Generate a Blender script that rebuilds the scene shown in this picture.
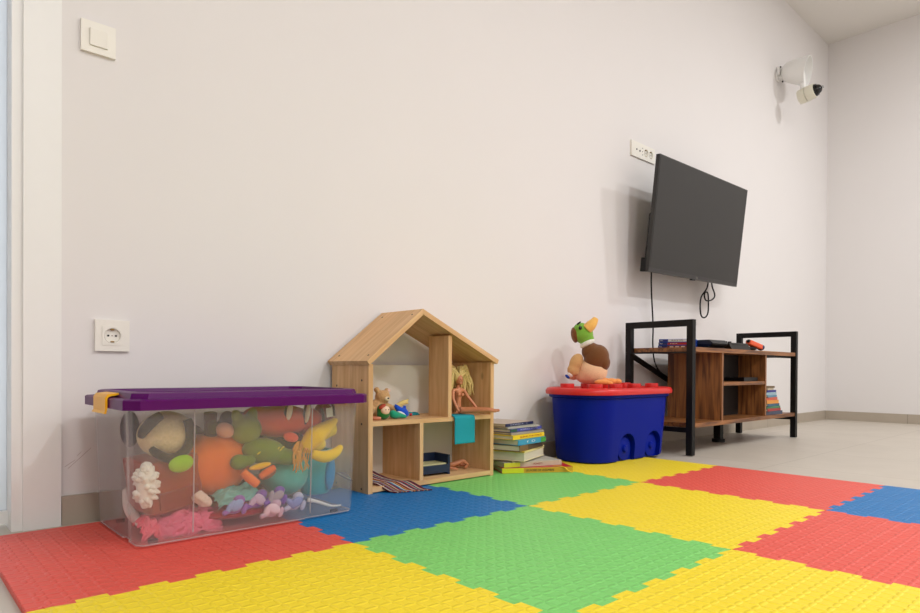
import bpy, bmesh, math, random
from mathutils import Vector, Matrix, Euler, noise
R = math.radians
rnd = random.Random(7)
sc = bpy.context.scene
for o in list(bpy.data.objects): bpy.data.objects.remove(o)
C = sc.collection

# ------------------------------------------------------------------ camera
F_PX, YAW, PITCH, ROLL = 637.32, 0.74314, -0.00709, 0.00583
fw = Vector((math.sin(YAW)*math.cos(PITCH), math.cos(YAW)*math.cos(PITCH), math.sin(PITCH)))
r0 = Vector((math.cos(YAW), -math.sin(YAW), 0)); u0 = r0.cross(fw)
rt = r0*math.cos(ROLL) + u0*math.sin(ROLL); up = -r0*math.sin(ROLL) + u0*math.cos(ROLL)
cd = bpy.data.cameras.new('camera'); cam = bpy.data.objects.new('camera', cd); C.objects.link(cam)
cd.sensor_width = 36; cd.sensor_fit = 'HORIZONTAL'; cd.lens = F_PX*36/920
cd.shift_y = (373.95-306.5)/920; cd.clip_start = .02
m = Matrix((rt, up, -fw)).transposed().to_4x4(); m.translation = Vector((0, -1.9132, .4093))
cam.matrix_world = m; sc.camera = cam

# ------------------------------------------------------------------ world, lights, exposure
w = bpy.data.worlds.new('daylight'); sc.world = w; w.use_nodes = True
w.node_tree.nodes['Background'].inputs[0].default_value = (.88, .91, .94, 1)
w.node_tree.nodes['Background'].inputs[1].default_value = 1.5
sc.view_settings.view_transform = 'Standard'; sc.view_settings.look = 'None'
sc.view_settings.exposure = 0.03; sc.view_settings.gamma = 1; sc.view_settings.use_curve_mapping = False
CEIL = 3.212
LAMPS = [  # x, y, power, size
    (3.9, -3.1, 27, .2), (2.05, -3.1, 47, .16), (0.1, -4.0, 56, .5), (4.8, -2.2, 38, .2)]  # third entry: unseen fill lamp, added to light the toy box frontally
LCOL = (.965, .98, 1.0)
def area(x, y, z, p, s):
    l = bpy.data.lights.new('panel_light', 'AREA'); l.energy = p; l.size = s; l.color = LCOL; l.shape = 'SQUARE'
    o = bpy.data.objects.new('panel_light', l); C.objects.link(o); o.location = (x, y, z); return o
for x, y, p, s in LAMPS: area(x, y, CEIL-.035, p, s)

# ------------------------------------------------------------------ materials
def lin(c): return tuple(((v/255)/12.92 if v/255 <= .04045 else ((v/255+.055)/1.055)**2.4) for v in c)+(1,)
def newmat(name):
    m = bpy.data.materials.new(name); m.use_nodes = True
    nt = m.node_tree; return m, nt, nt.nodes['Principled BSDF']
def N(nt, t, **kw):
    n = nt.nodes.new(t)
    for k, v in kw.items(): setattr(n, k, v)
    return n
def coords(nt, scale=(1, 1, 1)):
    tc = N(nt, 'ShaderNodeTexCoord'); mp = N(nt, 'ShaderNodeMapping'); mp.inputs['Scale'].default_value = scale
    nt.links.new(tc.outputs['Object'], mp.inputs[0]); return mp.outputs[0]
def bump(nt, b, h, strength=.2, dist=.002):
    n = N(nt, 'ShaderNodeBump'); n.inputs['Strength'].default_value = strength; n.inputs['Distance'].default_value = dist
    nt.links.new(h, n.inputs['Height']); nt.links.new(n.outputs[0], b.inputs['Normal'])
def plain(name, rgb, rough=.5, metal=0, var=.06, nscale=30, bmp=0, bdist=.001, spec=.5):
    m, nt, b = newmat(name)
    co = coords(nt); nz = N(nt, 'ShaderNodeTexNoise'); nz.inputs['Scale'].default_value = nscale; nz.inputs['Detail'].default_value = 4
    nt.links.new(co, nz.inputs['Vector'])
    mx = N(nt, 'ShaderNodeMix', data_type='RGBA'); c = lin(rgb)
    mx.inputs[6].default_value = tuple(v*(1-var) for v in c[:3])+(1,); mx.inputs[7].default_value = tuple(min(1, v*(1+var)) for v in c[:3])+(1,)
    nt.links.new(nz.outputs[0], mx.inputs[0]); nt.links.new(mx.outputs[2], b.inputs['Base Color'])
    b.inputs['Roughness'].default_value = rough; b.inputs['Metallic'].default_value = metal
    b.inputs['Specular IOR Level'].default_value = spec
    if bmp: bump(nt, b, nz.outputs[0], bmp, bdist)
    return m
def plush(name, rgb, scale=220, knit=False):
    g_ = sum(rgb)/3; rgb = tuple(max(0, min(255, g_+(v-g_)*1.12)) for v in rgb)
    m, nt, b = newmat(name); co = coords(nt); c = lin(rgb)
    if knit:
        t = N(nt, 'ShaderNodeTexVoronoi'); t.inputs['Scale'].default_value = scale; h = t.outputs['Distance']
    else:
        t = N(nt, 'ShaderNodeTexNoise'); t.inputs['Scale'].default_value = scale; t.inputs['Detail'].default_value = 3; h = t.outputs[0]
    nt.links.new(co, t.inputs['Vector'])
    mx = N(nt, 'ShaderNodeMix', data_type='RGBA')
    mx.inputs[6].default_value = tuple(v*.82 for v in c[:3])+(1,); mx.inputs[7].default_value = tuple(min(1, v*1.12) for v in c[:3])+(1,)
    nt.links.new(h, mx.inputs[0]); nt.links.new(mx.outputs[2], b.inputs['Base Color'])
    b.inputs['Roughness'].default_value = .9; b.inputs['Sheen Weight'].default_value = .3; b.inputs['Specular IOR Level'].default_value = .15
    bump(nt, b, h, .5, .002); return m
def wood(name, light, dark, axis=0, scale=1.0, rough=.5, knots=True, plank=0, plank_axis=1):
    m, nt, b = newmat(name)
    s = [22*scale, 22*scale, 22*scale]; s[axis] = 1.6*scale
    co = coords(nt, tuple(s)); nz = N(nt, 'ShaderNodeTexNoise'); nz.inputs['Scale'].default_value = 2.2; nz.inputs['Detail'].default_value = 6; nz.inputs['Distortion'].default_value = .6
    nt.links.new(co, nz.inputs['Vector'])
    r = N(nt, 'ShaderNodeValToRGB'); e = r.color_ramp.elements
    e[0].position = .34; e[0].color = lin(dark); e[1].position = .62; e[1].color = lin(light)
    nt.links.new(nz.outputs[0], r.inputs[0]); col = r.outputs[0]
    if knots:
        s2 = [9, 9, 9]; s2[axis] = 5
        co2 = coords(nt, tuple(s2)); v = N(nt, 'ShaderNodeTexVoronoi'); v.inputs['Scale'].default_value = .8; nt.links.new(co2, v.inputs['Vector'])
        k = N(nt, 'ShaderNodeValToRGB'); k.color_ramp.elements[0].position = .05; k.color_ramp.elements[0].color = (1, 1, 1, 1); k.color_ramp.elements[1].position = .1; k.color_ramp.elements[1].color = (0, 0, 0, 1)
        nt.links.new(v.outputs['Distance'], k.inputs[0])
        mx = N(nt, 'ShaderNodeMix', data_type='RGBA'); nt.links.new(k.outputs[0], mx.inputs[0]); nt.links.new(col, mx.inputs[6]); mx.inputs[7].default_value = lin(tuple(v*.6 for v in dark))
        col = mx.outputs[2]
    if plank:
        tc = N(nt, 'ShaderNodeTexCoord'); sp = N(nt, 'ShaderNodeSeparateXYZ'); nt.links.new(tc.outputs['Object'], sp.inputs[0])
        d = N(nt, 'ShaderNodeMath', operation='DIVIDE'); nt.links.new(sp.outputs[plank_axis], d.inputs[0]); d.inputs[1].default_value = plank
        fl = N(nt, 'ShaderNodeMath', operation='FLOOR'); nt.links.new(d.outputs[0], fl.inputs[0])
        wn = N(nt, 'ShaderNodeTexWhiteNoise', noise_dimensions='1D'); nt.links.new(fl.outputs[0], wn.inputs['W'])
        hs = N(nt, 'ShaderNodeHueSaturation'); mr = N(nt, 'ShaderNodeMapRange'); mr.inputs[3].default_value = .88; mr.inputs[4].default_value = 1.06
        nt.links.new(wn.outputs[0], mr.inputs[0]); nt.links.new(mr.outputs[0], hs.inputs['Value']); nt.links.new(col, hs.inputs['Color']); col = hs.outputs[0]
    nt.links.new(col, b.inputs['Base Color']); b.inputs['Roughness'].default_value = rough
    bump(nt, b, nz.outputs[0], .08, .001); return m
def foam(name, rgb):
    # EVA play-mat: woven tread of short raised bars, alternately along x and y
    m, nt, b = newmat(name); P = .0205
    tc = N(nt, 'ShaderNodeTexCoord'); mp = N(nt, 'ShaderNodeMapping'); mp.inputs['Rotation'].default_value = (0, 0, R(45)); mp.inputs['Scale'].default_value = (1/P,)*3
    nt.links.new(tc.outputs['Object'], mp.inputs[0]); sp = N(nt, 'ShaderNodeSeparateXYZ'); nt.links.new(mp.outputs[0], sp.inputs[0])
    def M(op, a, b_=None, c=None):
        n = N(nt, 'ShaderNodeMath', operation=op)
        for i, v in enumerate((a, b_, c)):
            if v is None: continue
            if isinstance(v, (int, float)): n.inputs[i].default_value = v
            else: nt.links.new(v, n.inputs[i])
        return n.outputs[0]
    x, y = sp.outputs[0], sp.outputs[1]
    par = M('FLOORED_MODULO', M('ADD', M('FLOOR', x), M('FLOOR', y)), 2.0)
    fx = M('SUBTRACT', M('FRACT', x), .5); fy = M('SUBTRACT', M('FRACT', y), .5)
    # rotate the local frame by 45 deg so bars follow the mat's own axes
    a = M('MULTIPLY', M('ADD', fx, fy), .7071); c = M('MULTIPLY', M('SUBTRACT', fx, fy), .7071)
    lo = M('ADD', M('MULTIPLY', a, M('SUBTRACT', 1.0, par)), M('MULTIPLY', c, par))
    sh = M('ADD', M('MULTIPLY', c, M('SUBTRACT', 1.0, par)), M('MULTIPLY', a, par))
    d = M('ADD', M('POWER', M('ABSOLUTE', M('DIVIDE', lo, .70)), 2.0), M('POWER', M('ABSOLUTE', M('DIVIDE', sh, .24)), 2.0))
    mr = N(nt, 'ShaderNodeMapRange', interpolation_type='SMOOTHSTEP'); nt.links.new(d, mr.inputs[0]); mr.inputs[1].default_value = .05; mr.inputs[2].default_value = 1.25; mr.inputs[3].default_value = 1; mr.inputs[4].default_value = 0
    bump(nt, b, mr.outputs[0], .8, .0016)
    nz = N(nt, 'ShaderNodeTexNoise'); nz.inputs['Scale'].default_value = 9; nt.links.new(tc.outputs['Object'], nz.inputs['Vector'])
    mx = N(nt, 'ShaderNodeMix', data_type='RGBA'); q = lin(rgb); mx.inputs[6].default_value = tuple(v*.95 for v in q[:3])+(1,); mx.inputs[7].default_value = q
    nt.links.new(nz.outputs[0], mx.inputs[0]); nt.links.new(mx.outputs[2], b.inputs['Base Color'])
    b.inputs['Roughness'].default_value = .5; b.inputs['Specular IOR Level'].default_value = .5
    return m
def clearplastic(name, tint=(235, 228, 228), milky=.115, gloss=.10):
    m, nt, b = newmat(name); nt.nodes.remove(b); out = nt.nodes['Material Output']
    tr = N(nt, 'ShaderNodeBsdfTransparent'); tr.inputs[0].default_value = (.985, .98, .975, 1)
    df = N(nt, 'ShaderNodeBsdfDiffuse'); df.inputs[0].default_value = lin(tint)
    tl = N(nt, 'ShaderNodeBsdfTranslucent'); tl.inputs[0].default_value = lin(tint)
    gl = N(nt, 'ShaderNodeBsdfGlossy'); gl.inputs['Roughness'].default_value = .12
    m0 = N(nt, 'ShaderNodeMixShader'); m0.inputs[0].default_value = .5; nt.links.new(df.outputs[0], m0.inputs[1]); nt.links.new(tl.outputs[0], m0.inputs[2])
    m1 = N(nt, 'ShaderNodeMixShader'); m1.inputs[0].default_value = milky; nt.links.new(tr.outputs[0], m1.inputs[1]); nt.links.new(m0.outputs[0], m1.inputs[2])
    lw = N(nt, 'ShaderNodeLayerWeight'); lw.inputs[0].default_value = .5
    p4 = N(nt, 'ShaderNodeMath', operation='POWER'); nt.links.new(lw.outputs['Facing'], p4.inputs[0]); p4.inputs[1].default_value = 5
    fr = N(nt, 'ShaderNodeMath', operation='MULTIPLY_ADD'); nt.links.new(p4.outputs[0], fr.inputs[0]); fr.inputs[1].default_value = .4; fr.inputs[2].default_value = .02
    m2 = N(nt, 'ShaderNodeMixShader'); nt.links.new(fr.outputs[0], m2.inputs[0]); nt.links.new(m1.outputs[0], m2.inputs[1]); nt.links.new(gl.outputs[0], m2.inputs[2])
    nt.links.new(m2.outputs[0], out.inputs[0]); return m
def stripes(name, cols, width, axis=1):
    m, nt, b = newmat(name); tc = N(nt, 'ShaderNodeTexCoord'); sp = N(nt, 'ShaderNodeSeparateXYZ'); nt.links.new(tc.outputs['UV'], sp.inputs[0])
    r = N(nt, 'ShaderNodeValToRGB'); r.color_ramp.interpolation = 'CONSTANT'; e = r.color_ramp.elements
    n = len(cols)
    e[0].color = lin(cols[0]); e[0].position = 0; e[1].color = lin(cols[1]); e[1].position = 1/n
    for i in range(2, n): q = e.new(i/n); q.color = lin(cols[i])
    nt.links.new(sp.outputs[axis], r.inputs[0]); nt.links.new(r.outputs[0], b.inputs['Base Color']); b.inputs['Roughness'].default_value = .95
    return m
def pages(name, rgb):
    m, nt, b = newmat(name); co = coords(nt, (1, 1, 900)); nz = N(nt, 'ShaderNodeTexNoise'); nz.inputs['Scale'].default_value = 1; nz.inputs['Detail'].default_value = 2
    nt.links.new(co, nz.inputs['Vector']); mx = N(nt, 'ShaderNodeMix', data_type='RGBA'); c = lin(rgb)
    mx.inputs[6].default_value = tuple(v*.6 for v in c[:3])+(1,); mx.inputs[7].default_value = c
    nt.links.new(nz.outputs[0], mx.inputs[0]); nt.links.new(mx.outputs[2], b.inputs['Base Color']); b.inputs['Roughness'].default_value = .9
    bump(nt, b, nz.outputs[0], .3, .001); return m
_mc = {}
def pm(rgb, rough=.5, **k):
    key = (rgb, rough, tuple(sorted(k.items())))
    if key not in _mc: _mc[key] = plain('surface_%d_%d_%d' % rgb, rgb, rough, **k)
    return _mc[key]
_pc = {}
def pl(rgb, knit=False):
    if (rgb, knit) not in _pc: _pc[(rgb, knit)] = plush('plush_%d_%d_%d' % rgb, rgb, 160 if knit else 220, knit)
    return _pc[(rgb, knit)]

MAT_WALL = plain('white_wall_paint', (232, 228, 226), .85, var=.012, nscale=3, spec=.2)
MAT_CEIL = plain('ceiling_paint', (232, 228, 222), .9, var=.01, nscale=3, spec=.2)
def tilemat(name, a, b_, size, grout, gw=.003, off=(0, 0)):
    m, nt, b = newmat(name); tc = N(nt, 'ShaderNodeTexCoord')
    n1 = N(nt, 'ShaderNodeTexNoise'); n1.inputs['Scale'].default_value = 4; n1.inputs['Detail'].default_value = 8; n1.inputs['Roughness'].default_value = .65
    nt.links.new(tc.outputs['Object'], n1.inputs['Vector'])
    mx = N(nt, 'ShaderNodeMix', data_type='RGBA'); mx.inputs[6].default_value = lin(a); mx.inputs[7].default_value = lin(b_); nt.links.new(n1.outputs[0], mx.inputs[0])
    mp = N(nt, 'ShaderNodeMapping'); mp.inputs['Location'].default_value = (off[0], off[1], 0); nt.links.new(tc.outputs['Object'], mp.inputs[0])
    br = N(nt, 'ShaderNodeTexBrick', offset=0.0); br.inputs['Scale'].default_value = 1; br.inputs['Brick Width'].default_value = size; br.inputs['Row Height'].default_value = size; br.inputs['Mortar Size'].default_value = gw; br.inputs['Color1'].default_value = (1, 1, 1, 1); br.inputs['Color2'].default_value = (1, 1, 1, 1); br.inputs['Mortar'].default_value = (0, 0, 0, 1)
    nt.links.new(mp.outputs[0], br.inputs[0])
    m2 = N(nt, 'ShaderNodeMix', data_type='RGBA'); nt.links.new(br.outputs[0], m2.inputs[0]); m2.inputs[6].default_value = lin(grout); nt.links.new(mx.outputs[2], m2.inputs[7])
    nt.links.new(m2.outputs[2], b.inputs['Base Color']); b.inputs['Roughness'].default_value = .45; b.inputs['Specular IOR Level'].default_value = .4
    return m
MAT_FLOOR = tilemat('beige_floor_tiles', (186, 176, 162), (208, 199, 186), .6, (180, 170, 156), off=(.1, .2))
MAT_SKIRT = tilemat('stone_skirting', (168, 156, 140), (188, 176, 160), .6, (150, 140, 126))
MAT_WHITE = plain('white_lacquer', (240, 239, 236), .35, var=.01)
MAT_PLATE = plain('ivory_plastic', (240, 236, 226), .3, var=.01)
MAT_BLACK = plain('black_powder_coat', (12, 11, 11), .5, var=.1, spec=.25)
MAT_BPL = plain('black_plastic', (10, 10, 11), .45, var=.1, spec=.3)

# ------------------------------------------------------------------ mesh helpers
def link(name, me, mat, parent=None, smooth=False, loc=None, rot=None):
    o = bpy.data.objects.new(name, me); C.objects.link(o)
    if mat is not None and not me.materials: me.materials.append(mat)
    if smooth:
        for p in me.polygons: p.use_smooth = True
    if parent: o.parent = parent
    if loc is not None: o.location = loc
    if rot is not None: o.rotation_euler = rot
    return o
def fin(name, bm, mat, parent=None, smooth=False, loc=None, rot=None, bev=0, seg=2, auto=None):
    if bev:
        es = [e for e in bm.edges if len(e.link_faces) == 2 and e.calc_face_angle(0) > R(28)]
        bmesh.ops.bevel(bm, geom=es, offset=bev, segments=seg, affect='EDGES', profile=.6, clamp_overlap=True)
    bmesh.ops.recalc_face_normals(bm, faces=bm.faces)
    me = bpy.data.meshes.new(name); bm.to_mesh(me); bm.free()
    o = link(name, me, mat, parent, smooth, loc, rot)
    if auto is not None:
        for p in me.polygons: p.use_smooth = True
        me.set_sharp_from_angle(angle=R(auto))
    return o
def thing(name, label, cat, loc=(0, 0, 0), rotz=0, group=None, rot=None):
    o = bpy.data.objects.new(name, None); C.objects.link(o); o.empty_display_size = .05
    o.location = loc; o.rotation_euler = rot if rot else (0, 0, rotz); o['label'] = label; o['category'] = cat
    if group: o['group'] = group
    return o
def tag(o, label, cat, group=None):
    o['label'] = label; o['category'] = cat
    if group: o['group'] = group
    return o
def bx(bm, x0, x1, y0, y1, z0, z1, M=None):
    vs = [bm.verts.new((x, y, z)) for z in (z0, z1) for y in (y0, y1) for x in (x0, x1)]
    for f in ((0, 2, 3, 1), (4, 5, 7, 6), (0, 1, 5, 4), (2, 6, 7, 3), (0, 4, 6, 2), (1, 3, 7, 5)): bm.faces.new([vs[i] for i in f])
    if M is not None: bmesh.ops.transform(bm, matrix=M, verts=vs)
    return vs
def box(name, d, mat, parent=None, bev=.001, M=None, **k):
    bm = bmesh.new(); bx(bm, *d, M=M); return fin(name, bm, mat, parent, bev=bev, **k)
def prism(bm, pts, h0, h1, axis='z'):
    f = {'z': lambda a, b, h: (a, b, h), 'y': lambda a, b, h: (a, h, b), 'x': lambda a, b, h: (h, a, b)}[axis]
    lo = [bm.verts.new(f(a, b, h0)) for a, b in pts]; hi = [bm.verts.new(f(a, b, h1)) for a, b in pts]
    n = len(pts); bm.faces.new(lo[::-1]); bm.faces.new(hi)
    for i in range(n): bm.faces.new((lo[i], lo[(i+1) % n], hi[(i+1) % n], hi[i]))
def cyl(bm, p0, p1, r0, r1=None, seg=20, caps=True):
    p0, p1 = Vector(p0), Vector(p1); d = p1-p0; r1 = r0 if r1 is None else r1
    q = d.to_track_quat('Z', 'Y'); M = Matrix.Translation((p0+p1)/2) @ q.to_matrix().to_4x4()
    return bmesh.ops.create_cone(bm, cap_ends=caps, segments=seg, radius1=r0, radius2=r1, depth=d.length, matrix=M)['verts']
def tube_bm(pts, r, seg=8, bm=None, cubic=True, rs=None):
    bm = bm or bmesh.new(); P = [Vector(p) for p in pts]
    if cubic and len(P) > 2:
        Q = []; RR = []
        for i in range(len(P)-1):
            a, b, c, d = P[max(i-1, 0)], P[i], P[i+1], P[min(i+2, len(P)-1)]
            for k in range(6):
                t = k/6; Q.append(.5*((2*b)+(c-a)*t+(2*a-5*b+4*c-d)*t*t+(3*b-a-3*c+d)*t**3))
                if rs: RR.append(rs[i]*(1-t)+rs[i+1]*t)
        Q.append(P[-1]); RR.append(rs[-1] if rs else 0); P = Q
        if rs: rs = RR
    n = None; rings = []
    for i, p in enumerate(P):
        t = (P[min(i+1, len(P)-1)]-P[max(i-1, 0)]).normalized()
        if n is None: n = t.orthogonal().normalized()
        n = (n-t*n.dot(t)).normalized(); b = t.cross(n); rr = rs[i] if rs else r
        rings.append([bm.verts.new(p+rr*(math.cos(2*math.pi*k/seg)*n+math.sin(2*math.pi*k/seg)*b)) for k in range(seg)])
    for a, b in zip(rings, rings[1:]):
        for k in range(seg): bm.faces.new((a[k], a[(k+1) % seg], b[(k+1) % seg], b[k]))
    bm.faces.new(rings[0][::-1]); bm.faces.new(rings[-1]); return bm
def tube(name, pts, r, mat, parent=None, seg=8, rs=None): return fin(name, tube_bm(pts, r, seg, rs=rs), mat, parent, smooth=True)
def ell(bm, c, r, rot=(0, 0, 0), seg=20, rings=12, pw=None):
    M = Matrix.Translation(c) @ Euler([R(a) for a in rot]).to_matrix().to_4x4() @ Matrix.Diagonal((*((r,)*3 if isinstance(r, (int, float)) else r), 1))
    return bmesh.ops.create_uvsphere(bm, u_segments=seg, v_segments=rings, radius=1, matrix=M)['verts']
def ellobj(name, c, r, mat, parent, rot=(0, 0, 0), lump=0, ls=20):
    bm = bmesh.new(); ell(bm, c, r, rot, 28, 18)
    if lump:
        for v in bm.verts: v.co += v.co.normalized()*0 + (v.co-Vector(c)).normalized()*lump*noise.noise(v.co*ls)
    return fin(name, bm, mat, parent, smooth=True)
def bake(o):
    dg = bpy.context.evaluated_depsgraph_get(); dg.update()
    me = bpy.data.meshes.new_from_object(o.evaluated_get(dg)); mats = [m for m in o.data.materials]
    o.modifiers.clear(); o.data = me
    if not me.materials and mats: me.materials.append(mats[0])
    return o
def blob(name, parts, mat, parent, voxel=.004, sm=6):
    bm = bmesh.new()
    for q in parts:
        if q[0] == 't': tube_bm(q[1], 0, 12, bm, rs=q[2])
        else: ell(bm, q[0], q[1], q[2] if len(q) > 2 else (0, 0, 0), 24, 16)
    o = fin(name, bm, mat, parent, smooth=True)
    rm = o.modifiers.new('r', 'REMESH'); rm.mode = 'VOXEL'; rm.voxel_size = voxel; rm.use_smooth_shade = True
    s = o.modifiers.new('s', 'SMOOTH'); s.iterations = sm; s.factor = .5
    bake(o)
    for p in o.data.polygons: p.use_smooth = True
    return o
def rrect(x0, x1, y0, y1, r, n=8):
    pts = []
    for cx, cy, a in ((x1-r, y0+r, -90), (x1-r, y1-r, 0), (x0+r, y1-r, 90), (x0+r, y0+r, 180)):
        for k in range(n+1): t = R(a+90*k/n); pts.append((cx+r*math.cos(t), cy+r*math.sin(t)))
    return pts
def loft(bm, rings, cap0=True, cap1=True):
    V = [[bm.verts.new(p) for p in rg] for rg in rings]; n = len(V[0])
    for a, b in zip(V, V[1:]):
        for k in range(n): bm.faces.new((a[k], a[(k+1) % n], b[(k+1) % n], b[k]))
    if cap0: bm.faces.new(V[0][::-1])
    if cap1: bm.faces.new(V[-1])
    return V
def text(name, s, size, mat, parent, loc, rot, depth=.0003, width=None):
    cu = bpy.data.curves.new(name, 'FONT'); cu.body = s; cu.size = size; cu.extrude = depth; cu.align_x = 'LEFT'; cu.align_y = 'CENTER'
    t = bpy.data.objects.new(name, cu); C.objects.link(t)
    dg = bpy.context.evaluated_depsgraph_get(); dg.update(); me = bpy.data.meshes.new_from_object(t.evaluated_get(dg))
    bpy.data.objects.remove(t)
    if width:
        xs = [v.co.x for v in me.vertices]; k = width/(max(xs)-min(xs))
        for v in me.vertices: v.co.x *= k
    me.materials.clear(); return link(name, me, mat, parent, False, loc, rot)
def struct(o): o['kind'] = 'structure'; return o

# ------------------------------------------------------------------ the room
XL, XR, YF, DX = -1.7, 6.025, -4.8, .275
struct(box('floor', (XL-.1, XR+.1, YF-.1, .9, -.1, 0), MAT_FLOOR, bev=0))
struct(box('ceiling', (XL-.1, XR+.1, YF-.1, .3, CEIL, CEIL+.1), MAT_CEIL, bev=0))
bm = bmesh.new(); bx(bm, DX, XR+.1, 0, .15, 0, CEIL); bx(bm, XL-.1, -.65, 0, .15, 0, CEIL); bx(bm, -.65, DX, 0, .15, 2.1, CEIL)
struct(fin('wall_back', bm, MAT_WALL))
struct(box('wall_right', (XR, XR+.1, YF, 0, 0, CEIL), MAT_WALL, bev=0))
struct(box('wall_left', (XL-.1, XL, YF, 0, 0, CEIL), MAT_WALL, bev=0))
struct(box('wall_front', (XL, XR, YF-.1, YF, 0, CEIL), MAT_WALL, bev=0))
struct(box('baseboard_back', (.356, XR, -.011, 0, 0, .075), MAT_SKIRT, bev=.0008))
struct(box('baseboard_right', (XR-.011, XR, YF, -.011, 0, .075), MAT_SKIRT, bev=.0008))
# glazed door at the left: casing, leaf frame, frosted pane
bm = bmesh.new(); bx(bm, .272, .354, -.014, 0, 0, 2.17); bx(bm, -.73, -.648, -.014, 0, 0, 2.17); bx(bm, -.648, .272, -.014, 0, 2.088, 2.17)
bx(bm, .249, .2749, -.006, .15, 0, 2.1)
struct(fin('trim_1', bm, MAT_WHITE, bev=.003))
dr = thing('door_1', '', 'x'); del dr['label'], dr['category']; dr['kind'] = 'structure'
bm = bmesh.new(); bx(bm, -.65, .249, .045, .085, .012, .045); bx(bm, -.65, .249, .045, .085, 2.02, 2.1); bx(bm, -.65, -.56, .045, .085, .045, 2.02)
bx(bm, .2485, .249, .045, .085, .045, 2.02)
fin('door_frame', bm, MAT_WHITE, dr, bev=.003)
mg, nt, b = newmat('frosted_glass'); b.inputs['Base Color'].default_value = lin((222, 226, 230)); b.inputs['Roughness'].default_value = .6
b.inputs['Transmission Weight'].default_value = .9
box('pane', (-.56, .2485, .06, .068, .045, 2.02), mg, dr, bev=0)

bm = bmesh.new()  # thin scratch marks on the wall beside the door casing
for x0_, z0_, x1_, z1_ in ((.372, .145, .425, .195), (.364, .150, .388, .166), (.392, .176, .402, .186)):
    d_ = Vector((x1_-x0_, 0, z1_-z0_)); M_ = Matrix.Translation((x0_, 0, z0_)) @ Matrix.Rotation(-math.atan2(d_.z, d_.x), 4, 'Y'); bx(bm, 0, d_.length, -.0006, .001, -.0004, .0004, M_)
struct(fin('wall_scratches', bm, pm((176, 158, 152), .8)))

# ------------------------------------------------------------------ ceiling lamps (above the frame); the large one is an added fill
for i, (x, y, p, s) in enumerate(LAMPS):
    t = thing('ceiling_lamp', ['square white ceiling lamp nearest the television', 'square white ceiling lamp above the middle of the mats', 'large square white fill lamp added at the door end of the room', 'small square white ceiling lamp near the far wall'][i], 'lamp', (x, y, CEIL-.03))
    box('lamp_housing', (-s/2-.02, s/2+.02, -s/2-.02, s/2+.02, 0, .03), MAT_WHITE, t, bev=.002)

# ------------------------------------------------------------------ play mat tiles
FC = {'red': foam('red_foam', (232, 88, 74)), 'yellow': foam('yellow_foam', (250, 222, 38)), 'green': foam('green_foam', (128, 212, 110)), 'blue': foam('blue_foam', (0, 116, 184))}
GX, GY, TS, TH = .205, -.081, .6, .012
def teeth(a, b, fixed, horizontal, sgn=1):
    # dovetail line from a to b (a<b) along one axis, around the other's fixed value
    out = []; n = 6; p = (b-a)/n; am = .0095; s = .006
    for k in range(n):
        u = a+k*p
        for du, dv in ((.02, -am), (p*.5-.004-s, -am), (p*.5-.004+s, am), (p-.004-s+.0, am), (p-.004+s, -am)) if k else ((.012, 0), (p*.5-.004-s, -am), (p*.5-.004+s, am), (p-.004-s, am), (p-.004+s, -am)):
            if k == n-1 and du > p*.6: continue
            if k and du == .02: continue
            # undercut
            uu = u+du
            if abs(dv) > 0 and abs(du-(p*.5-.004-s)) < 1e-9: uu += .007
            if abs(du-(p*.5-.004+s)) < 1e-9: uu -= .007
            if abs(du-(p-.004-s)) < 1e-9: uu += .007
            if abs(du-(p-.004+s)) < 1e-9: uu -= .007
            out.append((uu, fixed+dv*sgn))
    out.append((b-.012, fixed))
    return out if horizontal else [(v, u) for u, v in out]
def tile(cx, cy, colour, label, strip_left=False):
    x0, x1 = GX+cx*TS, GX+(cx+1)*TS; y1, y0 = GY-cy*TS, GY-(cy+1)*TS
    straight = lambda a, b: []
    pts = [(x0, y0)] + teeth(x0, x1, y0, True) + [(x1, y0)]
    if cx < 3: pts += teeth(y0, y1, x1, False)
    pts += [(x1, y1)]
    if cy > 0: pts += teeth(x0, x1, y1, True)[::-1]
    pts += [(x0, y1)] + teeth(y0, y1, x0, False)[::-1]
    ox, oy = (x0+x1)/2, (y0+y1)/2
    bm = bmesh.new(); prism(bm, [(a-ox, b-oy) for a, b in pts], 0, TH)
    top = [f for f in bm.faces if f.calc_center_median().z > TH-1e-5 and abs(f.normal.z) >= 0][:1]
    es = [e for e in bm.edges if all(v.co.z > TH-1e-5 for v in e.verts)]
    bmesh.ops.bevel(bm, geom=es, offset=.0012, segments=2, affect='EDGES', clamp_overlap=True)
    o = fin('foam_mat_tile', bm, FC[colour], loc=(ox, oy, .0003)); tag(o, label, 'play mat', 'interlocking foam mat tiles')
TILES = [(0, 0, 'red', 'red foam tile at the door frame, under the front of the toy box'), (0, 1, 'yellow', 'yellow foam tile at the bottom left, in front of the toy box'),
    (1, 0, 'blue', 'blue foam tile in front of the dollhouse'), (1, 1, 'green', 'large light green foam tile in the foreground between yellow tiles'),
    (1, 2, 'yellow', 'yellow foam tile at the bottom right of the foreground'), (2, 0, 'green', 'green foam tile under the stack of books by the dollhouse'),
    (2, 1, 'yellow', 'yellow foam tile in the middle between green tile and far red tile'), (2, 2, 'red', 'red foam tile at the right edge, in front of the blue tile'),
    (3, 0, 'yellow', 'yellow foam tile under the blue storage bin'), (3, 1, 'red', 'far red foam tile in front of the TV stand'), (3, 2, 'blue', 'blue foam tile at the far right of the mat')]
for a in TILES: tile(*a)
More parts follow.
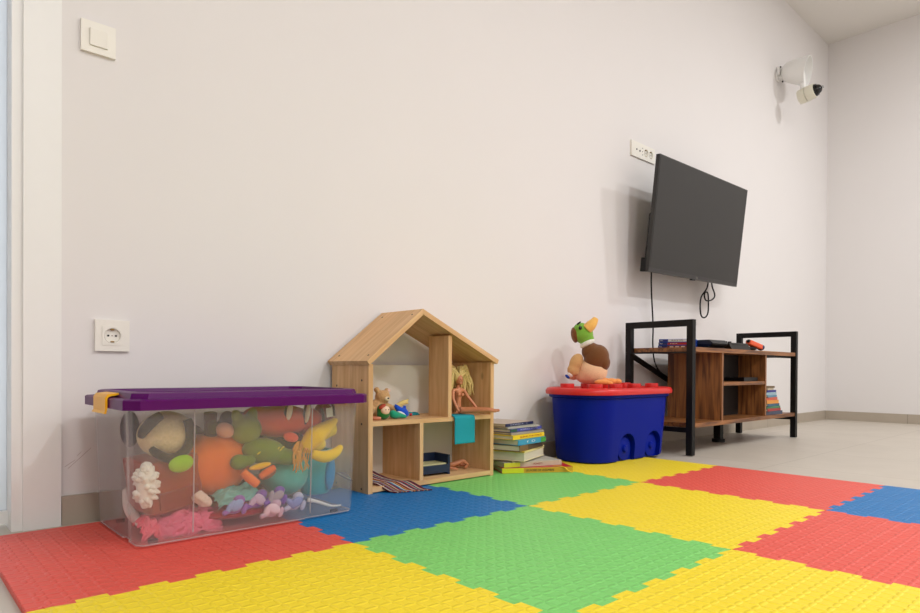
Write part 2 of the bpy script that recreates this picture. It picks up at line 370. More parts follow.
for k in range(2):
    y1, y0 = GY-k*TS, GY-(k+1)*TS
    pts = [(.18, y0+.0003), (GX, y0+.0003)]+teeth(y0, y1, GX, False)+[(GX, y1-.0003), (.18, y1-.0003)]
    bm = bmesh.new(); prism(bm, pts, 0, TH)
    es = [e for e in bm.edges if all(v.co.z > TH-1e-5 for v in e.verts)]
    bmesh.ops.bevel(bm, geom=es, offset=.0012, segments=2, affect='EDGES', clamp_overlap=True)
    o = fin('mat_edge_strip', bm, FC['red' if k == 0 else 'yellow'], loc=(0, 0, .0003))
    tag(o, ['red straight edge strip along the left side of the red foam tile', 'yellow straight edge strip along the left side of the front yellow tile'][k], 'play mat edge')
MT = TH+.0005

# ------------------------------------------------------------------ switch and sockets
t = thing('light_switch', 'square ivory light switch with one rocker, high on the wall by the door frame', 'light switch', (.439, 0, 1.282))
box('frame', (-.041, .041, -.010, 0, -.041, .041), MAT_PLATE, t, bev=.004)
box('rocker', (-.0215, .0215, -.0155, -.010, -.0225, .0225), MAT_PLATE, t, bev=.0015, M=Matrix.Rotation(R(3), 4, 'X'))
MAT_DARK = pm((28, 24, 20), .6)
def schuko(parent, cx, w=.0225):
    bm = bmesh.new()
    prof = [(.0215, -.0095), (.0205, -.0115), (.0195, -.0112), (.0188, -.0035), (.0001, -.0032)]
    V = loft(bm, [[(cx+r*math.cos(2*math.pi*k/32), y, r*math.sin(2*math.pi*k/32)) for k in range(32)] for r, y in prof], False, True)
    s = fin('socket_well', bm, MAT_PLATE, parent, smooth=False, auto=35)
    for sx in (-1, 1): 
        bm = bmesh.new(); cyl(bm, (cx+sx*.0095, -.0045, 0), (cx+sx*.0095, -.0032, 0), .0027, seg=14); fin('pin_hole', bm, MAT_DARK, s)
    bm = bmesh.new(); cyl(bm, (cx, -.0042, 0), (cx, -.0032, 0), .0014, seg=10); fin('screw', bm, pm((120, 100, 70), .3, metal=1), s)
    for sz in (-1, 1): box('earth_clip', (cx-.004, cx+.004, -.010, -.003, sz*.0165-.0018, sz*.0165+.0018), pm((150, 120, 70), .35, metal=1), s, bev=.0005)
def plate_with_hole(parent, hw, hh, holes, d=.0095):
    bm = bmesh.new(); bx(bm, -hw, hw, -d, 0, -hh, hh); o = fin('frame', bm, MAT_PLATE, parent, bev=.004)
    for cx in holes:
        b2 = bmesh.new(); cyl(b2, (cx, -.03, 0), (cx, -.003, 0), .0212, seg=32); c = fin('cut', b2, None); c.parent = o.parent; bpy.context.view_layer.update()
        md = o.modifiers.new('b', 'BOOLEAN'); md.operation = 'DIFFERENCE'; md.object = c; bake(o); bpy.data.objects.remove(c)
    return o
t = thing('wall_socket', 'single ivory power socket low on the wall above the clear toy box', 'socket', (.474, 0, .495))
plate_with_hole(t, .042, .042, [0]); schuko(t, 0)
bm = bmesh.new(); prism(bm, rrect(-.0255, .0255, -.0255, .0255, .001, 2), -.0112, -.0095, 'y'); o = fin('insert', bm, MAT_PLATE, t, bev=.0004)
b2 = bmesh.new(); cyl(b2, (0, -.03, 0), (0, .0, 0), .0212, seg=32); c = fin('cut', b2, None); c.parent = o.parent; bpy.context.view_layer.update(); md = o.modifiers.new('b', 'BOOLEAN'); md.object = c; bake(o); bpy.data.objects.remove(c)
t = thing('wall_socket', 'wide ivory multi-socket plate high on the wall behind the television corner', 'socket', (3.108, 0, 1.607))
plate_with_hole(t, .118, .041, [.025, .075]); schuko(t, .025); schuko(t, .075)
for x, z, r in ((-.07, 0, .0045), (-.038, -.002, .005), (-.012, .018, .002), (-.012, 0, .002), (-.012, -.018, .002)):
    bm = bmesh.new(); cyl(bm, (x, -.0115, z), (x, -.009, z), r, seg=14); fin('port', bm, MAT_DARK, t)

# ------------------------------------------------------------------ security camera with flared hood
t = thing('security_camera', 'white wall camera with flared hood and black lens in the far corner', 'security camera', (4.945, 0, 2.60))
bm = bmesh.new(); cyl(bm, (0, 0, 0), (0, -.012, 0), .038, seg=24); bx(bm, -.03, .03, -.028, -.006, .0, .055); fin('bracket', bm, MAT_WHITE, t, bev=.002)
for x, z in ((-.02, .065), (.024, .062), (.02, -.03)):
    bm = bmesh.new(); cyl(bm, (x, -.034, z-.01), (x, -.026, z-.01), .006, seg=10); fin('screw', bm, MAT_DARK, t)
bm = bmesh.new(); tube_bm([(0, -.012, -.01), (0, -.04, -.012), (0, -.07, -.015)], .017, 12, bm); fin('arm', bm, MAT_WHITE, t, smooth=True)
ax = Vector((.15, -1, -.22)).normalized(); q = ax.to_track_quat('Z', 'Y').to_matrix()
prof = [(.0, .0), (.045, .0), (.068, .02), (.088, .07), (.104, .13), (.112, .17), (.106, .17), (.082, .07), (.06, .02), (.0, .012)]
bm = bmesh.new(); base = Vector((0, -.04, .018))
loft(bm, [[base+q @ Vector((max(r, .0005)*math.cos(2*math.pi*k/40), max(r, .0005)*.92*math.sin(2*math.pi*k/40), h)) for k in range(40)] for r, h in prof])
fin('hood', bm, MAT_WHITE, t, auto=50)
a0 = Vector((.01, -.15, -.20)); ad = Vector((-.02, -.9, .16)).normalized()
bm = bmesh.new(); tube_bm([(0, -.17, -.03), (0, -.18, -.11), a0+ad*.03], .02, 12, bm); fin('neck', bm, MAT_WHITE, t, smooth=True)
bm = bmesh.new(); cyl(bm, a0, a0+ad*.05, .05, .054, 28); cyl(bm, a0+ad*.052, a0+ad*.11, .054, .05, 28); fin('body', bm, pm((226, 222, 204), .35), t, bev=.004, auto=40)
bm = bmesh.new(); cyl(bm, a0+ad*.11, a0+ad*.125, .044, .04, 28); ell(bm, a0+ad*.122, .034); lens = fin('lens', bm, pm((12, 12, 13), .15), t, auto=40)
bm = bmesh.new(); cyl(bm, a0+ad*.160, a0+ad*.1645, .011, .009, 16); fin('lens_ring', bm, pm((150, 150, 150), .3), lens)

# ------------------------------------------------------------------ television
WTV, HTV = 1.025, .590
tilt = math.asin(.066/.587)
t = thing('television', 'large flat black television tilted forward on the wall above the TV stand', 'television', (2.932+WTV/2, -.150, .921+.0), rot=(tilt, 0, R(.0)))
t.rotation_euler = (tilt, R(-.75), 0); t.location.z += .006
h = WTV/2
bm = bmesh.new(); bx(bm, -h, h, 0, .022, 0, HTV); fin('bezel', bm, plain('tv_bezel', (40, 38, 36), .4), t, bev=.003)
box('screen', (-h+.007, h-.007, -.0015, .001, .02, HTV-.007), plain('tv_screen', (40, 38, 36), .45, var=.02, nscale=2, spec=.4), t, bev=0)
bm = bmesh.new(); prism(bm, [(.022, .02), (.06, .04), (.06, .30), (.022, .36)], -h+.05, h-.05, 'x'); fin('rear_housing', bm, MAT_BPL, t, bev=.006)
box('side_speaker', (-h, -h+.03, .018, .05, .0, .07), MAT_BPL, t, bev=.003)
box('sensor', (-.06, -.02, -.002, .012, -.007, .001), MAT_BPL, t, bev=.001)
text('logo', 'TCL', .014, pm((150, 146, 140), .35), t, (-.014, -.0012, .0095), (R(90), 0, 0), depth=.0004)
bm = bmesh.new(); bx(bm, -.1, .1, .078, .1, .1, .3); bx(bm, -.015, .015, .06, .09, .12, .28); fin('wall_mount', bm, MAT_BPL, t, bev=.001)
# cords
o = tube('power_cord', [(3.07, -.085, .95), (3.095, -.07, .88), (3.135, -.05, .80), (3.17, -.035, .72), (3.185, -.03, .64), (3.19, -.026, .55), (3.21, -.026, .46), (3.27, -.026, .40), (3.37, -.026, .355)], .0042, MAT_BPL)
tag(o, 'long black cord hanging from the television down behind the TV stand', 'cord')
o = tube('power_cord', [(3.745, -.07, .95), (3.745, -.06, .91), (3.70, -.05, .86), (3.685, -.05, .80), (3.70, -.05, .745), (3.735, -.055, .735), (3.765, -.06, .765), (3.77, -.06, .84), (3.75, -.065, .885), (3.715, -.065, .885), (3.708, -.065, .862), (3.74, -.06, .84), (3.80, -.06, .845), (3.845, -.06, .865), (3.85, -.06, .89), (3.81, -.065, .925), (3.79, -.07, .95)], .0045, MAT_BPL)
tag(o, 'short black cord curled in a loop under the television', 'cord')

# ------------------------------------------------------------------ TV stand
WAL = dict(light=(158, 102, 54), dark=(90, 52, 26), rough=.42, knots=False)
WX, WZ = wood('walnut_x', axis=0, scale=1.3, **WAL), wood('walnut_z', axis=2, scale=1.3, **WAL)
X0, X1, YB, YFr = 2.878, 4.172, -.062, -.43
t = thing('tv_stand', 'wooden TV stand with black metal frame legs below the television', 'tv stand', ((X0+X1)/2, -.23, 0))
L = lambda *a: (a[0]-(X0+X1)/2, a[1]-(X0+X1)/2, a[2]+.23, a[3]+.23, a[4], a[5])
s = .031
for xa in (X0-s/2, X1-s/2):
    for ya in (YFr, YB-s): box('leg', L(xa, xa+s, ya, ya+s, .004, .655), MAT_BLACK, t, bev=.0015)
    box('top_bar', L(xa, xa+s, YFr+s, YB-s, .655-s, .655), MAT_BLACK, t, bev=.0015)
    box('side_rail', L(xa+.005, xa+s-.005, YFr+s, YB-s, .494, .502), MAT_BLACK, t, bev=.001)
    box('side_rail', L(xa+.005, xa+s-.005, YFr+s, YB-s, .112, .135), MAT_BLACK, t, bev=.001)
xi0, xi1 = X0+s/2, X1-s/2
box('top_board', L(xi0, xi1, YFr+.004, YB-.002, .502, .524), WX, t, bev=.001)
box('bottom_board', L(xi0, xi1, YFr+.004, YB-.002, .135, .156), WX, t, bev=.001)
box('front_rail', L(xi1-.42, xi1, YFr+.03, YFr+.045, .490, .503), MAT_BLACK, t, bev=.001)
px0, px1 = 3.205, 3.742
for x in (px0, px1): box('side_panel', L(x-.009, x+.009, YFr+.012, -.115, .156, .502), WZ, t, bev=.001)
box('middle_shelf', L(px0+.009, px1-.009, YFr+.014, -.264, .334, .352), WX, t, bev=.001)
box('back_panel', L(px0+.009, px1-.009, -.264, -.26, .156, .502), pm((24, 16, 12), .7), t, bev=0)
bm = bmesh.new(); a, b_ = Vector((2.90, -.070, .490)), Vector((3.30, -.070, .350)); c = Vector(((X0+X1)/2, -.23, 0))
M = Matrix.Translation((a+b_)/2-c) @ Matrix.Rotation(math.atan2(-(b_-a).z, (b_-a).x), 4, 'Y'); bx(bm, -(b_-a).length/2, (b_-a).length/2, -.003, .003, -.015, .015, M); fin('diagonal_brace', bm, MAT_BLACK, t, bev=.001)
bm = bmesh.new(); bx(bm, 3.56-c.x, 3.60-c.x, -.24-c.y, -.20-c.y, .02, .135); cyl(bm, (3.58-c.x, -.22-c.y, .001), (3.58-c.x, -.22-c.y, .02), .036, seg=20); fin('centre_foot', bm, MAT_BLACK, t, bev=.001)

# things on the stand
GB = (18, 84, 205)
for k, (nm, sp_, extra) in enumerate((('blue game case with a speckled red spine, lowest of three on the TV stand', (120, 50, 40), None), ('blue game case with a red spine, middle of three on the TV stand', (170, 26, 30), None), ('blue game case with a white spine, topmost of three on the TV stand', (214, 208, 200), 'BLACK OPS'))):
    zz = .5245+k*.0158; dx = (.006, 0, -.006)[k]
    g = thing('game_case', nm, 'video game case', (2.845+dx, -.36-dx*.5, zz), R(-3), 'game cases on the TV stand')
    g.location = (2.985+dx, -.18+dx, zz); g.rotation_euler = (0, 0, R(-70+k))
    box('case', (0, .175, 0, .135, 0, .0148), plain('blue_case', GB, .2), g, bev=.002)
    box('spine_label', (.045, .15, -.0008, .0005, .0015, .0133), pm(sp_, .4, var=.15, nscale=120), g, bev=0)
    box('spine_band', (.0, .044, -.0008, .0005, .0015, .0133), pm((24, 30, 110), .4), g, bev=0)
    text('spine_text', 'PS4', .009, pm((225, 225, 235), .5), g, (.006, -.001, .0075), (R(90), 0, 0))
    if extra: text('spine_title', extra, .010, pm((20, 18, 18), .5), g, (.062, -.001, .0075), (R(90), 0, 0), width=.055)
    elif k == 1: text('spine_title', 'FIFA', .007, pm((225, 200, 190), .5), g, (.058, -.001, .0075), (R(90), 0, 0), width=.035)
    else:
        for q in range(3): box('spine_print', (.058+q*.028, .058+q*.028+.018, -.0012, -.0006, .004, .011), pm((225, 190, 170), .5), g, bev=0)
g = thing('game_console', 'flat black game console lying on the TV stand beside the game cases', 'game console', (3.17, -.235, .5245), R(-3))
bm = bmesh.new(); prism(bm, [(-.145, .0), (-.125, .008), (-.145, .022), (-.145, .024), (.135, .024), (.135, .0)], 0, .16, 'x'); fin('lower_body', bm, MAT_BPL, g, bev=.001)
bm = bmesh.new(); prism(bm, [(-.15, .027), (-.13, .046), (.135, .046), (.135, .024), (-.14, .024)], 0, .16, 'x'); fin('upper_body', bm, plain('console_black', (30, 30, 31), .5), g, bev=.001)
g = thing('charging_dock', 'dark grey wedge shaped device in front of the console on the TV stand', 'device', (3.375, -.36, .5245), R(-6))
bm = bmesh.new(); prism(bm, [(0, 0), (.19, 0), (.17, .02), (.15, .036), (-.03, .036), (-.02, .02)], -.03, .10, 'y'); fin('shell', bm, plain('dark_grey_plastic', (48, 47, 46), .5), g, bev=.002)
box('slot', (.0, .13, -.0315, -.029, .024, .028), MAT_BPL, g, bev=0)
for x in (.02, .06): 
    bm = bmesh.new(); cyl(bm, (x, .02, .036), (x, .02, .046), .009, seg=14); fin('knob', bm, MAT_BPL, g, bev=.001)
g = thing('toy_blaster', 'small orange and navy toy lying at the right end of the TV stand', 'toy', (3.615, -.385, .5245), R(-8))
bm = bmesh.new(); bx(bm, -.035, .09, -.018, .018, .014, .042, Matrix.Rotation(R(12), 4, 'Y')@Matrix.Translation((0, 0, .012))); fin('body', bm, pm((238, 92, 48), .4), g, bev=.008, seg=3, auto=50)
bm = bmesh.new(); ell(bm, (.10, 0, .020), (.024, .02, .018)); fin('muzzle', bm, pm((20, 28, 74), .4), g, smooth=True)
bm = bmesh.new(); ell(bm, (-.02, 0, .052), (.016, .012, .010)); ell(bm, (.01, 0, .012), (.05, .014, .0115)); fin('grip', bm, MAT_BPL, g, smooth=True)
o = box('set_top_box', (3.52, 3.70, -.39, -.28, .3526, .374), MAT_BPL, bev=.003); tag(o, 'thin black box on the middle shelf of the TV stand', 'media box')
# books in the stand's right bay
shade = [((62, 70, 92), .022, .215), ((168, 40, 40), .016, .205), ((60, 120, 80), .013, .19), ((40, 92, 120), .015, .188), ((226, 150, 60), .021, .17), ((206, 92, 66), .017, .145), ((90, 140, 165), .012, .15), ((150, 178, 190), .018, .135), ((28, 34, 130), .013, .135), ((190, 175, 150), .012, .10), ((110, 90, 60), .012, .11)]
names = ['slate blue', 'dark red', 'green', 'teal blue', 'orange', 'coral red', 'steel blue', 'pale blue', 'navy blue', 'beige', 'brown']
pg = pages('book_pages', (232, 222, 198))
z = .1563
for k, (c_, th, wd) in enumerate(shade):
    g = thing('book', ('%s book in the TV stand stack, ' % names[k])+('bottommost' if k == 0 else 'topmost' if k == 10 else 'above the %s one' % names[k-1]), 'book', (3.757+wd*.56, -.33, z), R((-3, 2, -1, 3, 0, -4, 3, -2, 1, 4, -3)[k]), 'books in the right bay of the TV stand')
    th -= .0006
    bm = bmesh.new(); bx(bm, -wd/2, wd/2, -.085, .085, 0, .0016); bx(bm, -wd/2, wd/2, -.085, .085, th-.0016, th); bx(bm, -wd/2, wd/2, -.085, -.083, .0016, th-.0016); fin('cover', bm, pm(c_, .45, var=.12, nscale=60), g)
    box('page_block', (-wd/2+.002, wd/2-.002, -.083, .083, .0016, th-.0016), pg, g, bev=0)
    z += th+.0003

# ------------------------------------------------------------------ dollhouse
PN = dict(light=(236, 192, 140), dark=(216, 166, 112), rough=.5)
PX, PY, PZ = (wood('pine_%s' % 'xyz'[i], axis=i, **PN, plank=(.075 if i == 2 else .09), plank_axis=1) for i in range(3))
hx0, hx1, hy0, hy1, hr = 1.148, 1.712, -.238, -.02, 1.358
t = thing('dollhouse', 'pine wooden dollhouse with pitched roof and open rooms against the wall', 'dollhouse', ((hx0+hx1)/2, (hy0+hy1)/2, MT))
c = Vector(((hx0+hx1)/2, (hy0+hy1)/2, 0)); th = .017
D = lambda x0, x1, y0, y1, z0, z1: (x0-c.x, x1-c.x, y0-c.y, y1-c.y, z0-MT*0, z1)
ev, rz = .412, .588
box('side_panel', D(hx0, hx0+th, hy0, hy1, 0, ev), PZ, t, bev=.0015)
box('side_panel', D(hx1-th, hx1, hy0, hy1, 0, ev+.012), PZ, t, bev=.0015)
box('bottom_board', D(hx0+th, hx1-th, hy0, hy1, .004, .020), PX, t, bev=.0015)
box('middle_shelf', D(hx0+th, hx1-th, hy0, hy1-.004, .214, .229), PX, t, bev=.0015)
box('lower_divider', D(1.357, 1.372, hy0, hy1-.004, .020, .214), PZ, t, bev=.0012)
roofz = lambda x: rz-(x-hr)/(hx1+.012-hr)*(rz-ev-.010)
box('upper_divider', D(1.484, 1.500, hy0, -.130, .229, roofz(1.492)-.011), PZ, t, bev=.0012)
bm = bmesh.new(); prism(bm, [(hx0+th-c.x, .02), (hx1-th-c.x, .02), (hx1-th-c.x, ev), (hx0+th-c.x, ev)], hy1-.004-c.y, hy1-.001-c.y, 'y'); fin('back_board', bm, pm((228, 222, 210), .6, var=.02), t)
def roofp(x0, z0, x1, z1, name, y0=-.25, y1=-.012):
    k = .0165; Lr = math.hypot(x1-x0, z1-z0); ta = abs(z1-z0)/(x1-x0); bm = bmesh.new()
    P = [(0, 0), (Lr, 0), (Lr-k*ta, -k), (0, -k)] if z1 > z0 else [(0, 0), (Lr, 0), (Lr, -k), (k*ta, -k)]
    prism(bm, P, y0-c.y, y1-c.y, 'y')
    return fin(name, bm, wood('pine_'+name, axis=0, **PN, plank=.079, plank_axis=1), t, bev=.0022, loc=(x0-c.x, 0, z0), rot=(0, -math.atan2(z1-z0, x1-x0), 0))
rl = roofp(hx0-.014, ev+.010, hr, rz+.012, 'left_roof_panel')
rr_ = roofp(hr+.0003, rz+.012, hx1+.014, ev+.021, 'right_roof_panel')
scr = pm((60, 44, 26), .5)
for u in (.03, .255):
    for yy in (-.222, -.05):
        bm = bmesh.new(); cyl(bm, (u, yy-c.y, -.001), (u, yy-c.y, .0006), .0035, seg=12); fin('screw', bm, scr, rl)
for yy, zz in ((-.2, .36), (-.05, .34), (-.05, .22), (-.2, .22), (-.2, .012), (-.05, .012)):
    bm = bmesh.new(); cyl(bm, (hx0-c.x-.0006, yy-c.y, zz), (hx0-c.x+.001, yy-c.y, zz), .0035, seg=12); fin('screw', bm, scr, t)
SH = MT+.229+.0005; FL = MT+.020+.0005

# striped rug spilling out of the lower left room
def sheet(name, path, width_dir, w, mat, parent=None, nu=24, thick=.003, wob=.001):
    bm = bmesh.new(); uvl = bm.loops.layers.uv.new('uv'); wd = Vector(width_dir)
    P = [Vector(p) for p in path]; Q = []
    for i in range(len(P)-1):
        a, b, c_, d = P[max(i-1, 0)], P[i], P[i+1], P[min(i+2, len(P)-1)]
        for k in range(5): tt = k/5; Q.append(.5*((2*b)+(c_-a)*tt+(2*a-5*b+4*c_-d)*tt*tt+(3*b-a-3*c_+d)*tt**3))
    Q.append(P[-1]); G = []
    for i, p in enumerate(Q):
        G.append([bm.verts.new(p+wd*(w*(j/nu-.5))+Vector((0, 0, abs(wob*noise.noise(Vector((i*.35, j*.3, 1.7))))))) for j in range(nu+1)])
    for i in range(len(Q)-1):
        for j in range(nu):
            f = bm.faces.new((G[i][j], G[i+1][j], G[i+1][j+1], G[i][j+1]))
            for lp, (ii, jj) in zip(f.loops, ((i, j), (i+1, j), (i+1, j+1), (i, j+1))): lp[uvl].uv = (ii/(len(Q)-1), jj/nu)
    me = bpy.data.meshes.new(name); bm.to_mesh(me); bm.free(); o = link(name, me, mat, parent, True)
    s_ = o.modifiers.new('t', 'SOLIDIFY'); s_.thickness = thick; s_.offset = 1; bake(o); return o
rc = [tuple(int(v*.85) for v in q_) for q_ in [(110, 20, 26), (225, 215, 200), (60, 60, 66), (150, 30, 40), (90, 140, 170), (200, 120, 50), (40, 20, 30), (200, 190, 170), (170, 40, 45), (70, 40, 90), (60, 150, 190), (225, 220, 205), (130, 26, 36), (220, 150, 60), (30, 30, 40), (190, 60, 60), (220, 210, 190), (90, 60, 100), (50, 50, 58), (200, 50, 50), (120, 160, 170), (60, 20, 30), (215, 205, 185), (150, 30, 50), (40, 30, 40), (110, 20, 60)]]
o = sheet('doll_rug', [(1.172, -.120, FL+.034), (1.198, -.155, FL+.014), (1.225, -.20, FL+.004), (1.245, -.232, FL+.005), (1.260, -.256, FL-.006), (1.272, -.278, MT+.003), (1.284, -.300, MT+.001)], Vector((.86, -.30, 0)).normalized(), .125, stripes('striped_weave', rc, 1, 1))
o.location = (0, 0, 0); tag(o, 'striped multicoloured doll rug hanging out of the lower left dollhouse room', 'rug')
# teal cloth over the shelf
def tealcloth(): return plain('teal_fabric', (20, 150, 165), .9, nscale=200, bmp=.3)
o = sheet('teal_cloth', [(1.556, -.16, SH+.001), (1.556, -.20, SH+.001), (1.556, -.232, SH+.001), (1.556, -.244, SH-.003), (1.557, -.2455, SH-.02), (1.557, -.245, SH-.06), (1.557, -.246, SH-.098)], (1, 0, 0), .098, tealcloth(), nu=14, thick=.0018, wob=.0015)
tag(o, 'small teal cloth hanging over the dollhouse shelf edge under the doll', 'cloth')
o = sheet('teal_cloth', [(1.43, -.10, SH+.001), (1.44, -.07, SH+.006), (1.445, -.04, SH+.001)], (1, 0, 0), .075, tealcloth(), nu=14, thick=.0025, wob=.008)
tag(o, 'folded teal cloth at the back of the upper left dollhouse room', 'cloth')
o = ellobj('red_bead', (1.41, -.12, SH+.0055), .0055, pm((200, 30, 50), .35), None); tag(o, 'tiny red bead at the back of the upper left dollhouse room', 'bead')

SKIN = plain('doll_skin', (204, 132, 92), .45, var=.02); 
def skinmesh(name, V, E, rad, mat, parent, sub=2, root=0):
    me = bpy.data.meshes.new(name); me.from_pydata([Vector(v) for v in V], E, []); o = link(name, me, mat, parent)
    md = o.modifiers.new('k', 'SKIN'); md.use_smooth_shade = True; md.branch_smoothing = .6
    for i, r in enumerate(rad):
        sv = me.skin_vertices[0].data[i]; sv.radius = (r, r) if isinstance(r, (int, float)) else r
        sv.use_root = (i == root)
    s_ = o.modifiers.new('s', 'SUBSURF'); s_.levels = sub; s_.render_levels = sub
    bake(o)
    for p in o.data.polygons: p.use_smooth = True
    return o
# seated doll: world coordinates relative to the hip
hp = Vector((1.592, -.165, SH+.0125))
DS = 1.24
t = thing('fashion_doll', 'blond fashion doll sitting on the upper right dollhouse shelf with legs out', 'doll', (hp.x, hp.y, SH))
q = Vector((0, 0, .0125))
V = [(0, 0, 0), (.001, -.004, .018), (.001, -.006, .032), (0, -.006, .048), (0, -.004, .062), (0, -.004, .072), (0, -.007, .080),
     (-.021, -.005, .061), (-.027, -.012, .036), (-.024, -.024, .012), (-.022, -.034, -.002),
     (.021, -.006, .061), (.030, -.016, .040), (.040, -.032, .018), (.046, -.046, -.001),
     (-.010, -.012, 0), (.013, -.052, .003), (.034, -.094, .004), (.041, -.107, .002), (.051, -.118, .002),
     (.011, -.008, 0), (.030, -.046, .003), (.052, -.086, .004), (.061, -.100, .002), (.070, -.111, .003)]
V = [Vector(v)+q for v in V]
E = [(0, 1), (1, 2), (2, 3), (3, 4), (4, 5), (5, 6), (4, 7), (7, 8), (8, 9), (9, 10), (4, 11), (11, 12), (12, 13), (13, 14), (0, 15), (15, 16), (16, 17), (17, 18), (18, 19), (0, 20), (20, 21), (21, 22), (22, 23), (23, 24)]
rad = [(.014, .011), (.010, .009), (.010, .009), (.0135, .011), (.010, .008), .0042, .0045, .0062, .0050, .0042, .0036, .0062, .0050, .0042, .0036, .0105, .0092, .0072, .0048, .0045, .0105, .0092, .0072, .0048, .0045]
skinmesh('body', V, E, rad, SKIN, t)
hd = q+Vector((0, -.010, .092))
bm = bmesh.new(); ell(bm, hd, (.0105, .012, .0145)); ell(bm, hd+Vector((0, -.0115, -.002)), (.0016, .003, .003), seg=10, rings=8); ell(bm, hd+Vector((0, -.006, -.010)), (.006, .006, .006), seg=12, rings=8)
head = fin('head', bm, SKIN, t, smooth=True)
for sx in (-1, 1): ellobj('eye', hd+Vector((sx*.0042, -.0112, .0015)), (.0016, .0008, .0011), pm((40, 40, 60), .3), head)
ellobj('mouth', hd+Vector((0, -.0118, -.0075)), (.0025, .0008, .0009), pm((180, 60, 70), .4), head)
for sx in (-1, 1): ellobj('breast', q+Vector((sx*.007, -.016, .047)), (.0055, .005, .0055), SKIN, t)
HAIR = plain('blond_hair', (214, 188, 120), .5, var=.25, nscale=300, bmp=.5)
bm = bmesh.new(); hr_ = random.Random(3)
ell(bm, hd+Vector((0, .005, .005)), (.0135, .012, .0145))
for k in range(120):
    a = hr_.uniform(0, 2*math.pi); s0 = hd+Vector((math.cos(a)*.008, .004+math.sin(a)*.006, .008+hr_.uniform(-.004, .008)))
    side = 1 if math.cos(a) > -.2 else -1
    ex = hr_.uniform(.010, .068)*side*(1 if side > 0 else .55); ez = -hr_.uniform(-.004, .064)
    ey = hr_.uniform(.006, .03)
    md_ = s0+Vector((ex*.5, ey*.7, .008+hr_.uniform(0, .020)))
    tube_bm([s0, md_, s0+Vector((ex*.95, ey, ez*.45)), s0+Vector((ex*hr_.uniform(.8, 1.15), ey+hr_.uniform(-.006, .008), ez))], 0, 5, bm, rs=[.0030, .0048, .0044, .0016])
fin('hair', bm, HAIR, t, smooth=True)
t.scale = (DS, DS, DS)
# lying doll in the lower right room
t = thing('fashion_doll', 'bare doll lying on its side beside the little blue bed in the dollhouse', 'doll', (1.60, -.12, FL))
V = [(0, 0, .016), (-.02, .006, .016), (-.04, .01, .017), (-.058, .012, .016), (-.068, .013, .016), (.012, -.01, .020), (.048, -.02, .030), (.064, -.03, .014), (.035, -.045, .008), (.012, .006, .012), (.05, .012, .012), (.074, -.01, .009), (.055, -.035, .008),
     (-.052, -.006, .022), (-.03, -.03, .012), (0, -.045, .006)]
E = [(0, 1), (1, 2), (2, 3), (3, 4), (0, 5), (5, 6), (6, 7), (7, 8), (0, 9), (9, 10), (10, 11), (11, 12), (3, 13), (13, 14), (14, 15)]
skinmesh('body', V, E, [(.012, .010), .009, .011, .009, .005, .010, .0085, .006, .0045, .010, .0085, .006, .0045, .006, .0048, .0035], SKIN, t)
bm = bmesh.new(); ell(bm, (-.084, .014, .016), (.014, .011, .012)); fin('head', bm, SKIN, t, smooth=True)
bm = bmesh.new(); ell(bm, (-.090, .018, .017), (.015, .013, .0135)); fin('hair', bm, HAIR, t, smooth=True)
# little bed
t = thing('doll_bed', 'small dark blue doll bed with pale mattress in the lower right dollhouse room', 'doll bed', (1.44, -.150, FL), R(-4))
NV = plain('navy_wood', (18, 34, 66), .45, var=.08)
for dz, xx, hh in ((0, .088, .066), (0, -.055, .085)):
    pass
bm = bmesh.new(); bx(bm, .082, .090, -.045, .045, .0, .070); fin('footboard', bm, NV, t, bev=.001)
bm = bmesh.new(); bx(bm, -.055, -.047, -.045, .045, 0, .070); fin('headboard', bm, NV, t, bev=.001)
box('back_rail', (-.047, .082, .037, .045, .012, .070), NV, t); box('side_rail', (-.047, .082, -.045, -.038, .008, .036), NV, t)
box('slat_base', (-.047, .082, -.038, .037, .012, .018), NV, t)
bm = bmesh.new(); bx(bm, -.046, .080, -.036, .035, .018, .040); fin('mattress', bm, pm((206, 200, 150), .9, nscale=150, bmp=.4), t, bev=.006, seg=3, auto=50)

# small figures in the upper left room
t = thing('soft_toy', 'small tan curly plush bear in the upper left dollhouse room', 'soft toy', (1.268, -.115, SH)); t.scale = (1.15, 1.15, 1.15)
TAN = pl((198, 160, 116), True)
blob('body', [((0, 0, .028), (.03, .024, .028)), ((.014, -.008, .062), (.024, .021, .021)), ((-.005, -.004, .084), .009), ((.032, -.004, .080), .009), ('t', [(.02, -.005, .035), (.04, -.012, .03), (.05, -.016, .02)], [.012, .010, .008]), ('t', [(-.02, -.005, .03), (-.034, -.015, .02), (-.038, -.02, .010)], [.012, .010, .008])], TAN, t, .003)
ellobj('muzzle', (.016, -.028, .057), (.009, .006, .007), pl((232, 214, 186)), t); ellobj('nose', (.016, -.034, .059), (.0035, .002, .0025), MAT_DARK, t)
ellobj('ear_lining', (.035, -.011, .081), (.006, .003, .006), pl((230, 200, 190)), t)
t = thing('hand_toy', 'pale yellow plush arm sticking up beside the tan bear', 'soft toy', (1.325, -.12, SH)); t.scale = (1.15, 1.15, 1.15)
blob('arm', [('t', [(0, .006, .009), (.008, .002, .022), (.030, -.008, .040), (.043, -.012, .046)], [.010, .010, .008, .007]), ((.047, -.013, .049), (.009, .005, .004), (0, -25, 0)), ((.046, -.013, .042), (.009, .005, .004), (0, 5, 0))], pl((232, 208, 140)), t, .002, 3)
t = thing('toy_figure', 'small round faced figure in a green hood on the dollhouse shelf', 'toy figure', (1.240, -.190, SH)); t.scale = (1.15, 1.15, 1.15)
blob('hood', [((0, 0, .014), (.020, .017, .014)), ((0, .004, .028), (.018, .015, .018))], pl((40, 110, 52)), t, .003)
ellobj('face', (0, -.010, .027), (.0145, .010, .0135), pm((240, 205, 175), .5), t)
